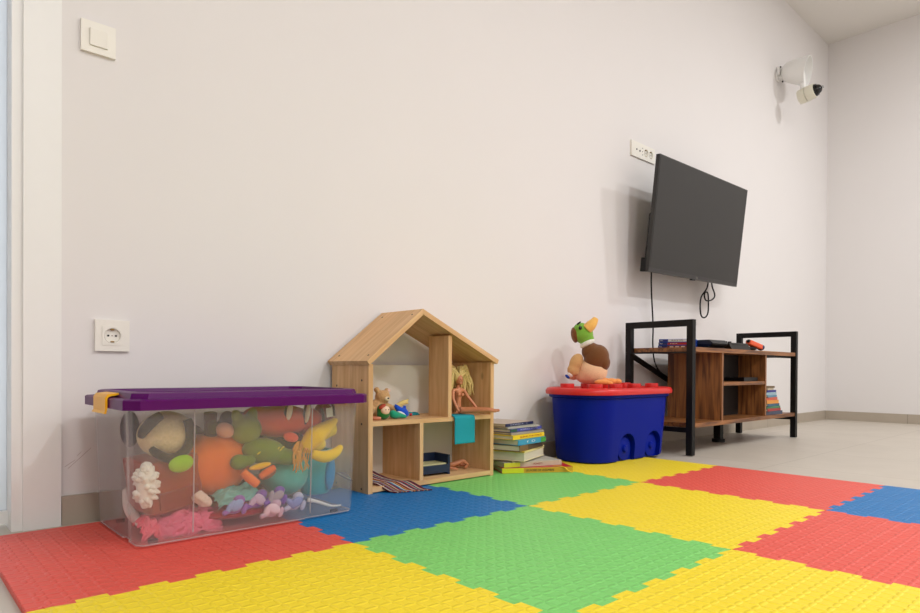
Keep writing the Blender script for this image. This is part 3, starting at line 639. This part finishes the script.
for sx in (-1, 1): ellobj('eye', (sx*.005, -.0197, .0295), (.0014, .0008, .0020), MAT_DARK, t)
ellobj('hair', (-.008, -.006, .038), (.012, .009, .006), pm((176, 64, 40), .6), t, (0, -30, 0))
t = thing('toy_figure', 'small brown and pink figure lying against the left dollhouse wall', 'toy figure', (1.200, -.165, SH))
blob('body', [((0, 0, .03), (.014, .014, .03)), ((0, 0, .062), (.012, .012, .013))], pl((120, 56, 34)), t, .003)
blob('feet', [('t', [(-.004, -.014, .007), (.008, -.032, .006), (.020, -.040, .0055)], [.0065, .006, .005])], pm((214, 140, 110), .5), t, .002, 2)
t = thing('toy_mermaid', 'small green plush tail shape beside the hooded figure', 'soft toy', (1.293, -.185, SH))
blob('tail', [((0, 0, .012), (.022, .015, .012)), ((-.01, 0, .020), (.014, .012, .010)), ('t', [(.01, 0, .012), (.026, -.006, .008), (.040, -.010, .0055)], [.011, .008, .005])], pl((40, 150, 120)), t, .003)
t = thing('toy_whale', 'small royal blue plush whale on the dollhouse shelf', 'soft toy', (1.337, -.168, SH)); t.scale = (1.15, 1.15, 1.15)
blob('body', [((0, 0, .015), (.022, .014, .015), (0, 20, 0)), ('t', [(-.01, 0, .022), (-.024, 0, .034), (-.03, 0, .038)], [.011, .007, .005]), ((.008, .002, .032), (.004, .009, .005))], pl((30, 80, 190)), t, .003)
ellobj('belly', (-.008, -.006, .010), (.018, .010, .008), pl((220, 224, 220)), t, (0, 30, 0))

# ------------------------------------------------------------------ floor stack of books beside the dollhouse
def book(z, x, y, ang, Lg, Dp, th, spine, cover, label, words=None, wc=(60, 40, 20), spine2=None, spine_side=True):
    # local x runs along the spine, spine faces -y
    g = thing('book', label, 'book', (x, y, z), R(ang), 'floor stack of books by the dollhouse')
    cm = pm(cover, .35, var=.1, nscale=25); sm_ = pm(spine, .4, var=.08, nscale=40)
    bm = bmesh.new(); bx(bm, 0, Lg, 0, Dp, 0, .0018); bx(bm, 0, Lg, 0, Dp, th-.0018, th); fin('cover', bm, cm, g, bev=.0004)
    if spine_side: sp_ = box('spine', (0, Lg, -.0015, .0008, 0, th), sm_, g, bev=.0006)
    else: sp_ = g
    if spine2: box('spine_patch', (Lg*spine2[1], Lg*spine2[2], -.0021, -.0014, .001, th-.001), pm(spine2[0], .4), sp_, bev=0)
    box('page_block', (.003, Lg-.003, .0009 if spine_side else .003, Dp-.003, .0018, th-.0018), pg, g, bev=0)
    if words: text('spine_title', words[0], th*.55, pm(wc, .5), sp_, (Lg*words[1], -.0022, th*.5), (R(90), 0, 0), width=Lg*words[2])
z = MT+.0004; G_ = .0006
def nx(th):
    global z; a = z; z += th+G_; return a
book(nx(.020), 1.762, -.236, -31, .285, .20, .020, (206, 160, 40), (196, 30, 40), 'thick book with yellow and gold spine and red cover, bottom of the floor stack', ('LES ROBES DE LEGUMIERE', .33, .40), (50, 36, 16), ((214, 214, 30), .0, .3))
book(nx(.019), 1.772, -.236, -20, .255, .20, .019, (196, 182, 160), (196, 190, 178), 'book with grey spine and yellow-green ends, second from the bottom of the floor stack', ('POVESTI', .5, .15), (150, 60, 60), ((214, 210, 50), .0, .27))
book(nx(.005), 1.80, -.252, 12, .23, .20, .005, (170, 150, 110), (120, 104, 82), 'thin dark magazine under the cream block in floor stack', None)
book(nx(.033), 1.826, -.292, 20, .22, .21, .033, (226, 208, 160), (238, 226, 176), 'thick cream paged book with pages outward in floor stack', spine_side=False)
book(nx(.005), 1.828, -.29, 22, .24, .21, .005, (236, 222, 150), (236, 200, 50), 'thin yellow-edged booklet with a white page on the cream book', None)
book(nx(.022), 1.803, -.287, 16, .215, .20, .022, (120, 94, 60), (96, 64, 36), 'brown hardcover book in the middle of the floor stack', None, spine2=((86, 72, 50), .35, .98))
book(nx(.021), 1.800, -.282, 9, .20, .21, .021, (50, 150, 190), (70, 160, 190), 'book with bright blue spine and green end in floor stack', ('f  D', .3, .3), (220, 232, 240), ((60, 160, 60), .82, 1.0))
book(nx(.016), 1.782, -.272, 7, .215, .20, .016, (240, 206, 30), (240, 206, 30), 'book with yellow spine and red lettering in floor stack', ('ALBUM FOR CHILD', .2, .7), (200, 90, 30))
book(nx(.009), 1.79, -.255, 4, .21, .19, .009, (150, 146, 138), (120, 110, 104), 'thin grey book resting on the yellow spined book', None)
book(nx(.012), 1.795, -.246, 10, .235, .19, .012, (72, 80, 168), (110, 110, 140), 'book with violet blue spine and white lettering near the top of the floor stack', ('SCIENCE ATLAS', .3, .55), (210, 214, 240), ((40, 90, 60), .0, .2))
book(nx(.007), 1.79, -.236, 3, .20, .19, .007, (170, 170, 160), (176, 176, 166), 'thin pale grey book second from the top of the floor stack', None)
book(nx(.011), 1.79, -.226, 10, .205, .18, .011, (20, 30, 74), (176, 158, 140), 'book with navy spine and pale cover, topmost of the floor stack', ('COMICS   1', .15, .6), (190, 196, 214))
zz = MT+.0215
o = sheet('ribbon_bookmark', [(1.945, -.335, zz+.001), (1.962, -.355, zz+.0016), (1.974, -.372, zz-.004), (1.978, -.382, MT+.008), (1.985, -.398, MT+.0015)], (.8, .2, 0), .010, pm((240, 200, 30), .5), nu=3, thick=.001, wob=0)
tag(o, 'yellow ribbon bookmark lying over the bottom book onto the mat', 'bookmark')

# ------------------------------------------------------------------ blue storage bin with red lid
bx0, bx1, by0, by1 = 2.158, 2.832, -.392, -.055
cb = Vector(((bx0+bx1)/2, (by0+by1)/2, 0))
t = thing('storage_bin', 'dark blue plastic storage bin with red brick-stud lid', 'storage bin', (cb.x, cb.y, MT))
hw, hd_ = (bx1-bx0)/2, (by1-by0)/2
def ring(sx, sy, z_, r): return [(x, y, z_) for x, y in rrect(-hw+sx, hw-sx, -hd_+sy, hd_-sy, r, 10)]
BLUE = plain('blue_plastic', (0, 26, 142), .45, var=.03, nscale=6, spec=.12)
bm = bmesh.new(); loft(bm, [ring(.056, .046, 0, .10), ring(.044, .036, .006, .11), ring(.041, .034, .02, .11), ring(.02, .014, .275, .13), ring(.008, .004, .280, .135), ring(.008, .004, .298, .135)])
body = fin('body', bm, BLUE, t, auto=50)
for wx in (2.418-cb.x, 2.632-cb.x):
    b2 = bmesh.new(); pts = [(wx-.064, -.01), (wx+.064, -.01)]+[(wx+.064*math.cos(R(a)), .058+.064*math.sin(R(a))) for a in range(0, 181, 12)]
    prism(b2, pts, -hd_-.01, -hd_+.056, 'y'); cc = fin('cut', b2, None); cc.location = t.location
    cc.parent = None; dgu = bpy.context.view_layer.update()
    md = body.modifiers.new('b', 'BOOLEAN'); md.object = cc; md.solver = 'EXACT'; bake(body); bpy.data.objects.remove(cc)
body.data.set_sharp_from_angle(angle=R(35))
for wx in (2.418-cb.x, 2.632-cb.x):
    bm = bmesh.new(); cyl(bm, (wx, -hd_+.044, .054), (wx, -hd_+.060, .054), .050, seg=32); w_ = fin('wheel', bm, BLUE, t, bev=.004, auto=40)
    bm = bmesh.new(); cyl(bm, (wx, -hd_+.034, .054), (wx, -hd_+.045, .054), .014, .018, 20); fin('hub', bm, BLUE, w_, bev=.003, auto=40)
RED = plain('red_plastic', (212, 36, 34), .35, var=.03, nscale=8)
def ring2(sx, z_, r): return [(x, y, z_) for x, y in rrect(-hw-.008+sx, hw+.008-sx, -hd_-.008+sx, hd_+.008-sx, r, 12)]
bm = bmesh.new(); loft(bm, [ring2(.012, .292, .13), ring2(.002, .292, .142), ring2(0, .298, .145), ring2(0, .308, .145), ring2(.006, .318, .14), ring2(.016, .321, .132), ring2(.022, .318, .126), ring2(.026, .312, .122)])
lid = fin('lid', bm, RED, t, auto=60)
for i in range(4):
    for j in range(2):
        bm = bmesh.new(); sx_ = -.225+i*.15; sy_ = -.075+j*.15
        cyl(bm, (sx_, sy_, .311), (sx_, sy_, .337), .031, seg=32); fin('stud', bm, RED, lid, bev=.003, auto=40)
LT = MT+.312

# ------------------------------------------------------------------ plush duck
t = thing('plush_duck', 'plush mallard duck with green head sitting on the red bin lid', 'soft toy', (2.408, -.180, MT+.331), R(-41))
cream = pl((238, 200, 164)); tanp = pl((206, 164, 116))
blob('body', [((.004, 0, .062), (.068, .060, .062)), ((.012, .004, .085), (.060, .052, .050)), ((-.02, .01, .045), (.055, .05, .042))], cream, t, .005, 8)
blob('breast', [((.018, -.016, .122), (.056, .052, .062), (0, 22, 0)), ((-.004, -.006, .150), (.044, .042, .042)), ((.044, -.014, .100), (.036, .046, .040))], pl((112, 74, 44)), t, .004, 6)
bm = bmesh.new(); Mx = Matrix.Translation((-.022, -.004, .188)) @ Euler((R(-8), R(-27), 0)).to_matrix().to_4x4()
loft(bm, [[Mx @ Vector((r*math.cos(2*math.pi*k/28), r*math.sin(2*math.pi*k/28), h)) for k in range(28)] for r, h in ((.024, -.012), (.033, -.009), (.036, 0), (.033, .009), (.024, .012))]); fin('collar', bm, pl((240, 236, 226)), t, smooth=True)
blob('head', [((-.040, 0, .230), (.045, .043, .044)), ((-.050, 0, .252), (.036, .038, .030)), ((-.028, -.002, .208), (.037, .035, .030))], pl((128, 176, 72)), t, .004, 6)
blob('beak', [('t', [(-.030, -.022, .250), (-.010, -.026, .270), (.004, -.026, .288), (.012, -.026, .302)], [.026, .024, .018, .011])], pl((244, 190, 110)), t, .003, 4)
ellobj('head_tuft', (-.078, .006, .226), (.016, .032, .036), pl((118, 74, 42)), t, (0, -10, 0))
ellobj('eye', (-.062, -.037, .256), (.007, .005, .009), pm((12, 12, 12), .2), t); ellobj('brow', (-.066, -.024, .278), (.012, .005, .004), pm((14, 20, 12), .5), t, (0, -35, 0))
blob('wing', [((-.074, -.012, .100), (.030, .024, .044), (0, 24, 0)), ((-.086, -.014, .066), (.030, .020, .028), (0, 30, 0))], tanp, t, .004, 5)
ellobj('wing_tip', (-.102, -.014, .046), (.014, .012, .013), pl((240, 236, 228)), t, (0, 40, 0)); ellobj('wing_edge', (-.114, -.014, .036), (.013, .009, .007), pl((36, 70, 150)), t, (0, 40, 0))
blob('foot', [((.030, -.072, .013), (.036, .020, .013)), ((.062, -.078, .009), (.016, .012, .009))], pl((238, 160, 96)), t, .003, 4)
blob('foot', [((.080, -.036, .016), (.030, .022, .015)), ((.108, -.040, .016), (.020, .016, .013)), ((.056, -.030, .018), (.02, .018, .014))], pl((238, 160, 96)), t, .003, 4)
ellobj('tail', (-.075, .045, .04), (.03, .025, .02), cream, t)

# ------------------------------------------------------------------ clear toy box
CP = clearplastic('clear_plastic'); CE = clearplastic('clear_plastic_edge', milky=.40)
qx0, qx1, qy0, qy1 = .404, .992, -.440, -.078
cq = Vector(((qx0+qx1)/2, (qy0+qy1)/2, 0)); ZB = MT+.010
t = thing('toy_box', 'clear plastic toy box on small wheels with purple lid and yellow clips', 'storage box', (cq.x, cq.y, MT))
def outl(s_, ins=.006):
    # plan outline with stepped-in ends; s_ shrinks all round
    x0, x1, y0, y1 = qx0-cq.x+s_, qx1-cq.x-s_, qy0-cq.y+s_, qy1-cq.y-s_
    a, r = .150, .014
    P = [(x0+r, y0), (x1-a, y0), (x1-a+.004, y0+ins), (x1-r, y0+ins), (x1, y0+ins+r), (x1, y1-ins-r), (x1-r, y1-ins), (x1-a+.004, y1-ins), (x1-a, y1), (x0+a, y1), (x0+a-.004, y1-ins), (x0+r, y1-ins), (x0, y1-ins-r), (x0, y0+.11), (x0+ins, y0+.105), (x0+ins, y0+.07), (x0, y0+.065), (x0, y0+r)]
    return P
bm = bmesh.new()
zt = .312; rg = lambda s_, z_: [(x, y, z_) for x, y in outl(s_)]
loft(bm, [rg(.018, .005), rg(.015, .011), rg(.006, zt-.02), rg(.004, zt), rg(.0065, zt), rg(.0085, zt-.02), rg(.0178, .011), rg(.020, .0078)])
fin('body', bm, CP, t)
bm = bmesh.new()
yf = qy0-cq.y
for xx, yy0, yy1 in ((-.160, yf+.0150, yf+.0045), (qx1-cq.x-.154, yf+.0150, yf+.0045)):
    tube_bm([(xx, yy0-.0005, .02), (xx, yy1, zt-.01)], .0016, 6, bm, cubic=False)
for s1, z1 in ((.0180, .0065), (.0045, zt-.002)):
    pts = [(x, y, z1) for x, y in outl(s1)]; tube_bm(pts+[pts[0]], .0022, 6, bm, cubic=False)
fin('moulded_rib', bm, CE, t)
bm = bmesh.new(); b3 = outl(.026); 
for sx_, sy_ in ((1, 1), (1, -1), (-1, 1), (-1, -1)):
    bm = bmesh.new(); cyl(bm, (sx_*.235-.01, sy_*.128, .0052), (sx_*.235+.01, sy_*.128, .0052), .0052, seg=18); fin('wheel', bm, MAT_BPL, t, bev=.001)
PURP = plain('purple_plastic', (86, 0, 92), .35, var=.03, nscale=8, spec=.2)
lx0, lx1, ly0, ly1 = .390-cq.x, 1.014-cq.x, -.452-cq.y, -.066-cq.y
def lr(s_, z_, ch=.028):
    x0, x1, y0, y1 = lx0+s_, lx1-s_, ly0+s_, ly1-s_
    return [(x, y, z_) for x, y in ((x0+ch, y0), (x1-ch, y0), (x1, y0+ch), (x1, y1-ch), (x1-ch, y1), (x0+ch, y1), (x0, y1-ch), (x0, y0+ch))]
bm = bmesh.new(); z0 = zt-.008
loft(bm, [lr(.009, zt+.001), lr(.003, z0), lr(0, z0), lr(0, z0+.021), lr(.004, z0+.024), lr(.020, z0+.024), lr(.022, z0+.030), lr(.024, z0+.036), lr(.030, z0+.038), lr(.044, z0+.038), lr(.048, z0+.028), lr(.060, z0+.026), lr(.064, z0+.031), lr(.078, z0+.031), lr(.082, z0+.026)])
lid = fin('lid', bm, PURP, t, bev=0)
YEL = plain('yellow_clip', (246, 178, 12), .35, var=.02)
for sx_, xx in ((-1, lx0), (1, lx1)):
    bm = bmesh.new(); pts = [(xx-sx_*.022, z0+.030), (xx-sx_*.022, z0+.0345), (xx+sx_*.001, z0+.032), (xx+sx_*.0065, z0+.024), (xx+sx_*.0065, z0-.006), (xx+sx_*.010, z0-.012), (xx+sx_*.004, z0-.013), (xx+sx_*.0015, z0-.002), (xx+sx_*.0015, z0+.022), (xx-sx_*.003, z0+.0265)]
    if sx_ < 0: pts = pts[::-1]
    prism(bm, pts, -.052, .052, 'y'); fin('clip', bm, YEL, t, bev=.0008)

# ------------------------------------------------------------------ toys inside the clear box (world coordinates)
GRP = None
def toy(name, label, loc, cat='soft toy', rot=None): return thing(name, label, cat, loc, rot=rot)
def fold_cloth(name, c_, sx_, sy_, sz_, mat, seed, label, rot=(0, 0, 0), parent=None, f=1.0):
    # crumpled cloth: pleated sheet folded on itself
    bm = bmesh.new(); n = 46; G = []
    for i in range(n+1):
        row = []
        for j in range(n+1):
            u, v = i/n-.5, j/n-.5
            p = Vector((u*5*f+seed, v*5*f, seed*.7))
            a = noise.noise(p); b_ = noise.noise(p*2.1+Vector((9, 3, 1))); d = 1-abs(noise.noise(p*1.3+Vector((2, 7, 5))))*2
            row.append(bm.verts.new((u*sx_*2+.12*sx_*b_, v*sy_*2+.25*sy_*a, sz_*(.55*d+.35*a+.3*b_)-(u*u+v*v)*sz_*3.2)))
        G.append(row)
    for i in range(n):
        for j in range(n): bm.faces.new((G[i][j], G[i+1][j], G[i+1][j+1], G[i][j+1]))
    o = fin(name, bm, mat, parent, smooth=True, loc=c_, rot=[R(a) for a in rot])
    s_ = o.modifiers.new('t', 'SOLIDIFY'); s_.thickness = .002; bake(o)
    if label: tag(o, label, 'cloth')
    return o
BF = MT+.0165   # inside floor of the box
# cream crocheted head with black arms
t = toy('crocheted_toy', 'cream crocheted plush with black arms at the upper left of the clear toy box', (.512, -.322, .192))
ellobj('head', (0, 0, .058), (.064, .060, .056), pl((222, 206, 166), True), t)
BK = pl((30, 32, 34))
tube('arm', [(-.026, -.046, .108), (-.046, -.046, .094), (-.060, -.038, .074), (-.064, -.028, .060)], 0, BK, t, 12, rs=[.010, .013, .012, .008])
tube('arm', [(.030, -.054, .096), (.036, -.058, .070), (.032, -.062, .040), (.012, -.064, .016), (-.016, -.062, .010), (-.040, -.054, .024), (-.048, -.048, .034)], 0, BK, t, 12, rs=[.010, .012, .011, .011, .011, .010, .007])
ellobj('foot', (.010, -.072, -.004), (.028, .012, .020), pl((150, 196, 30)), t, (0, -12, 0))
# red-brown block plush
t = toy('block_cushion', 'reddish brown block shaped cushion behind the white fluff in the clear toy box', (.520, -.300, .078), rot=(R(4), R(-7), R(14)))
bm = bmesh.new(); bx(bm, -.068, .062, -.055, .055, 0, .125)
bmesh.ops.subdivide_edges(bm, edges=bm.edges, cuts=3, use_grid_fill=True)
for v in bm.verts: v.co += Vector((v.co.x, v.co.y, v.co.z-.06)).normalized()*.006*noise.noise(v.co*14+Vector((3, 3, 3)))
fin('cushion', bm, pl((150, 62, 40)), t, bev=.008, auto=60)
box('side_panel', (-.05, .05, -.061, -.055, .012, .05), pl((128, 42, 30)), t, bev=.004)
# white fluff
t = toy('fluffy_toy', 'white shaggy fluff ball pressed against the left corner of the clear toy box', (.452, -.372, .082))
bm = bmesh.new(); rr = random.Random(5)
for k in range(70):
    a = rr.uniform(0, 6.28); u = rr.uniform(-1, 1); s_ = math.sqrt(1-u*u)
    p = Vector((s_*math.cos(a)*.016, s_*math.sin(a)*.014, .06+u*.045)); d = Vector((s_*math.cos(a), s_*math.sin(a), u*.5))
    tube_bm([p, p+d*.008+Vector((0, 0, .002)), p+d*rr.uniform(.012, .017)], 0, 6, bm, rs=[.008, .0065, .002])
ell(bm, (0, 0, .06), (.020, .018, .052)); fin('fur', bm, pl((244, 238, 226)), t, smooth=True)
# pink crumpled clothes
PK = plain('pink_fabric', (232, 116, 140), .9, nscale=250, bmp=.3)
fold_cloth('pink_clothes', (.560, -.350, .050), .075, .040, .022, PK, 3.3, 'crumpled pink fabric at the bottom of the clear toy box', (38, 4, -2), f=1.3)
fold_cloth('pink_clothes', (.470, -.350, .052), .022, .032, .018, pm((240, 112, 128), .9), 8.1, 'small coral pink fabric piece in the bottom left corner of the toy box', (30, 10, 10))
# pumpkin
t = toy('plush_pumpkin', 'orange plush pumpkin with dark stem in the middle of the clear toy box', (.640, -.290, .085))
bm = bmesh.new(); V = ell(bm, (0, 0, .085), (.093, .078, .084), seg=64, rings=24)
for v in bm.verts:
    a = math.atan2(v.co.y, v.co.x); k = 1-.10*abs(math.sin(a*4.0))**.5*0-.07*(1-abs(math.cos(a*4))); v.co.x *= k; v.co.y *= k
    v.co.z += -.02*math.exp(-((v.co.x**2+v.co.y**2)/.0009)) if v.co.z > .085 else 0
fin('body', bm, pl((236, 122, 50)), t, smooth=True)
tube('stem', [(-.018, -.02, .150), (-.022, -.03, .185), (-.024, -.036, .212)], 0, pl((64, 42, 26)), t, 12, rs=[.016, .015, .016])
ellobj('stem_leaf', (-.020, -.045, .178), (.014, .008, .018), pl((74, 74, 26)), t)
t = toy('plush_ball', 'pale pink round plush between the pumpkin stem and the green frog', (.645, -.345, .232)); ellobj('ball', (0, 0, .022), (.023, .02, .019), pl((232, 176, 152)), t, (0, 25, 0))
# frog
t = toy('plush_frog', 'olive green plush frog lying across the middle of the clear toy box', (.735, -.345, .150))
FG = pl((126, 142, 44)); FG2 = pl((104, 124, 44))
blob('head', [((-.036, 0, .103), (.040, .034, .038)), ((-.060, .0, .136), (.014, .012, .020), (0, -20, 0)), ((-.020, 0, .138), (.015, .012, .020), (0, 20, 0))], FG, t, .004, 6)
blob('body', [((.008, -.012, .045), (.060, .032, .034), (0, 10, 0)), ((.065, -.018, .026), (.050, .022, .022), (0, 8, 0))], FG2, t, .004, 6)
blob('hand', [((-.068, -.034, .026), (.024, .016, .020)), ((-.045, -.034, .028), (.02, .014, .014))], FG2, t, .004, 5)
YB = pm((232, 214, 60), .6)
for k, (dx, dz) in enumerate(((-.02, .045), (.034, .052), (.041, .048), (.024, .043), (.047, .053))): ellobj('spot', (dx, -.0405+(.004 if k else 0), dz), (.006, .004, .0016), YB, t, (0, -35, 0))
# clownfish-like plush, plain: orange body with pale outlined bands
t = toy('plush_fish', 'orange-red plush fish with white and black bands at the top right of the box', (.820, -.315, .205))
OR = pl((214, 84, 44))
blob('body', [((-.010, 0, .062), (.092, .048, .044)), ((.075, .0, .055), (.040, .036, .040)), ((-.07, .01, .07), (.045, .04, .034))], OR, t, .004, 6)
ellobj('fin', (-.006, -.050, .022), (.022, .010, .013), pl((226, 96, 70)), t, (0, 15, 0)); ellobj('fin_edge', (.010, -.043, .018), (.028, .008, .016), BK, t, (0, 15, 0))
def band(xc, zc, wx, hz, y_=-.047):
    ellobj('band_edge', (xc, y_+.004, zc), (wx+.004, .008, hz+.005), BK, t, (0, 10, 0)); ellobj('band', (xc, y_-.001, zc), (wx, .008, hz), pl((236, 224, 200)), t, (0, 10, 0))
band(-.008, .090, .008, .024, -.044); band(.048, .084, .007, .028, -.040)
tube('seam', [(.055, -.046, .012), (.075, -.044, .028), (.094, -.038, .040), (.100, -.036, .070), (.096, -.030, .095)], .004, BK, t)
ellobj('tail', (.122, .002, .075), (.028, .026, .034), pl((132, 62, 44)), t); tube('tail_edge', [(.128, -.026, .108), (.142, -.018, .098), (.150, -.012, .070)], .0035, BK, t)
box('care_tag', (-.010, .010, -.0006, .0006, -.013, .013), pm((236, 232, 214), .7), t, bev=0, M=Matrix.Translation((.110, -.052, .083)) @ Matrix.Rotation(R(-6), 4, 'Y'))
# yellow plush
t = toy('plush_banana', 'yellow plush toy with long soft petals at the right end of the clear box', (.905, -.350, .150))
YP = pl((244, 200, 32)); YP2 = pl((232, 206, 70))
blob('petal', [('t', [(-.052, -.01, .042), (-.022, -.02, .075), (.020, -.012, .098), (.056, -.004, .116)], [.018, .028, .018, .006])], YP, t, .003, 4)
blob('petal', [('t', [(-.010, .012, .062), (.025, .012, .085), (.058, .012, .088)], [.020, .026, .018])], YP2, t, .003, 4)
blob('petal', [('t', [(-.040, -.034, .030), (-.005, -.042, .020), (.030, -.040, .028), (.052, -.036, .045)], [.012, .017, .014, .007])], YP, t, .003, 4)
blob('body', [((-.02, .004, .050), (.045, .026, .024))], YP2, t, .004, 4)
bm = bmesh.new(); rr = random.Random(11)
for k in range(22):
    x_ = -.092+rr.uniform(0, .036); tube_bm([(x_+.02, -.012, .065), (x_+rr.uniform(-.006, .006), -.032, .045), (x_+rr.uniform(-.01, .01), -.038, .020+rr.uniform(0, .02)), (x_+rr.uniform(-.01, .012), -.036, rr.uniform(-.018, .015))], .0014, 5, bm)
fin('yarn_fringe', bm, pm((226, 158, 50), .8), t, smooth=True)
# teal ball and cup
TE = pl((96, 190, 178))
t = toy('plush_ball', 'large light teal round plush in the lower right of the clear toy box', (.828, -.300, .060)); ellobj('ball', (0, 0, .060), (.066, .062, .058), TE, t)
t = toy('plush_cup', 'teal cup shaped toy with a blue oval at the right end of the clear box', (.925, -.300, .056))
bm = bmesh.new(); loft(bm, [[(r*1.18*math.cos(2*math.pi*k/32), r*1.1*math.sin(2*math.pi*k/32), h_) for k in range(32)] for r, h_ in ((.030, 0), (.034, .004), (.040, .055), (.043, .118), (.040, .124), (.034, .124), (.030, .10))]); fin('cup', bm, pl((60, 176, 186)), t, auto=50)
ellobj('oval_patch', (.026, -.036, .060), (.024, .011, .050), pl((14, 128, 178)), t, (0, 6, 32))
# carrot bits
t = toy('plush_carrot', 'orange and yellow plush sticks below the frog in the clear box', (.725, -.385, .105))
blob('stick', [('t', [(-.052, 0, .048), (-.036, -.004, .030), (-.016, -.006, .012)], [.010, .012, .011])], pl((238, 124, 58)), t, .002, 3)
blob('stick', [('t', [(-.006, .002, .028), (.014, .0, .040), (.034, .002, .050)], [.007, .010, .008])], pl((226, 110, 50)), t, .002, 3)
ellobj('yellow_piece', (-.004, .004, .056), (.030, .009, .008), pl((238, 182, 20)), t, (0, -8, 0)); ellobj('brown_piece', (.018, .010, .034), (.026, .008, .014), pl((140, 94, 60)), t, (0, -20, 0))
# teal sock, purple figures, red plush
fold_cloth('teal_sock', (.668, -.365, .100), .052, .028, .014, plain('teal_wool', (120, 186, 174), .9, nscale=200, bmp=.3), 5.2, 'pale teal knitted piece beneath the pumpkin in the clear toy box', (38, -8, 0), f=.7)
def figure(loc, label, c1, c2, seed):
    t = toy('toy_figure', label, loc, 'toy figure'); rr = random.Random(seed)
    blob('body', [((0, 0, .016), (.020, .014, .016)), ((.012, -.002, .034), (.015, .012, .013)), ('t', [(-.01, -.004, .014), (-.024, -.010, .006+.004), (-.034, -.012, .007)], [.008, .007, .006])], pl(c1), t, .0028, 3)
    ellobj('wing', (.002, -.014, .024), (.018, .005, .012), pl(c2), t, (0, rr.uniform(-50, 50), 0)); ellobj('wing', (-.014, -.012, .022), (.008, .005, .018), pl(c2), t, (0, rr.uniform(-50, 50), 0))
    ellobj('leg', (.022, -.010, .012), (.007, .006, .014), pl(c1), t, (0, 20, 0))
figure((.655, -.378, .048), 'lilac toy figure with pale blue wings under the teal knit in the box', (150, 110, 180), (150, 176, 214), 1)
figure((.715, -.375, .054), 'violet toy figure right of the lilac one low in the clear box', (128, 84, 168), (206, 186, 208), 2)
figure((.760, -.382, .058), 'purple toy figure with greyish arms below the teal ball', (120, 84, 170), (170, 160, 170), 3)
figure((.812, -.385, .036), 'white and blue toy figure with orange foot low at the right of the box', (196, 196, 216), (140, 150, 196), 4)
figure((.745, -.392, .029), 'pale pink and white toy figure at the bottom edge of the clear box', (206, 176, 190), (236, 214, 220), 6)
t = toy('plush_cushion', 'dark red soft cushion flat on the bottom of the clear toy box', (.680, -.330, BF)); blob('cushion', [((0, 0, .017), (.105, .055, .016))], pl((150, 26, 30)), t, .005, 4)
ellobj('crocheted_piece', (0, 0, 0), (.024, .014, .017), pl((226, 206, 190), True), None, rot=(0, 30, 0), lump=.010, ls=60).location = (.585, -.36, .092)
tag([o for o in C.objects if o.name.startswith('crocheted_piece')][0], 'small off-white crocheted piece between the pink fabric and pumpkin', 'soft toy')
o = tube('plastic_stick', [(.845, -.400, .062), (.880, -.402, .050), (.915, -.402, .036), (.945, -.402, .0335)], 0, pm((226, 222, 214), .3), None, 8, rs=[.006, .0045, .0035, .0022]); tag(o, 'thin white plastic stick lying low at the right end of the clear box', 'stick')
t = toy('plush_toy', 'navy blue plush tucked in the upper left end of the clear box', (.450, -.205, .200)); ellobj('body', (.006, -.030, .060), (.020, .036, .044), pl((34, 40, 66)), t)
o = tube('curved_band', [(.452, -.24, .112), (.446, -.27, .080), (.448, -.305, .058), (.462, -.345, .040)], 0, pm((232, 220, 214), .5), None, 10, rs=[.014, .014, .012, .008]); tag(o, 'pale curved band at the left end of the clear toy box', 'toy part')
# stuffed toys filling the back of the box
for nm, lb, c_, r_, col in (('plush_toy', 'dark plum plush deep behind the pumpkin in the clear box', (.600, -.185, .180), (.075, .055, .080), (70, 44, 60)), ('plush_toy', 'grey plush at the back of the box behind the frog', (.745, -.190, .210), (.070, .055, .075), (92, 82, 84)),
        ('plush_toy', 'dark green plush at the back right of the clear box', (.880, -.190, .160), (.065, .055, .105), (70, 96, 90)), ('plush_toy', 'maroon plush low at the back of the clear box', (.700, -.200, .075), (.11, .055, .042), (96, 36, 44))):
    t = toy(nm, lb, (c_[0], c_[1], c_[2]-r_[2])); ellobj('body', (0, 0, r_[2]), r_, pl(col), t, lump=.012, ls=18)
    ellobj('ear', (-r_[0]*.5, -.01, r_[2]*1.8), (.02, .012, .022), pl(col), t)
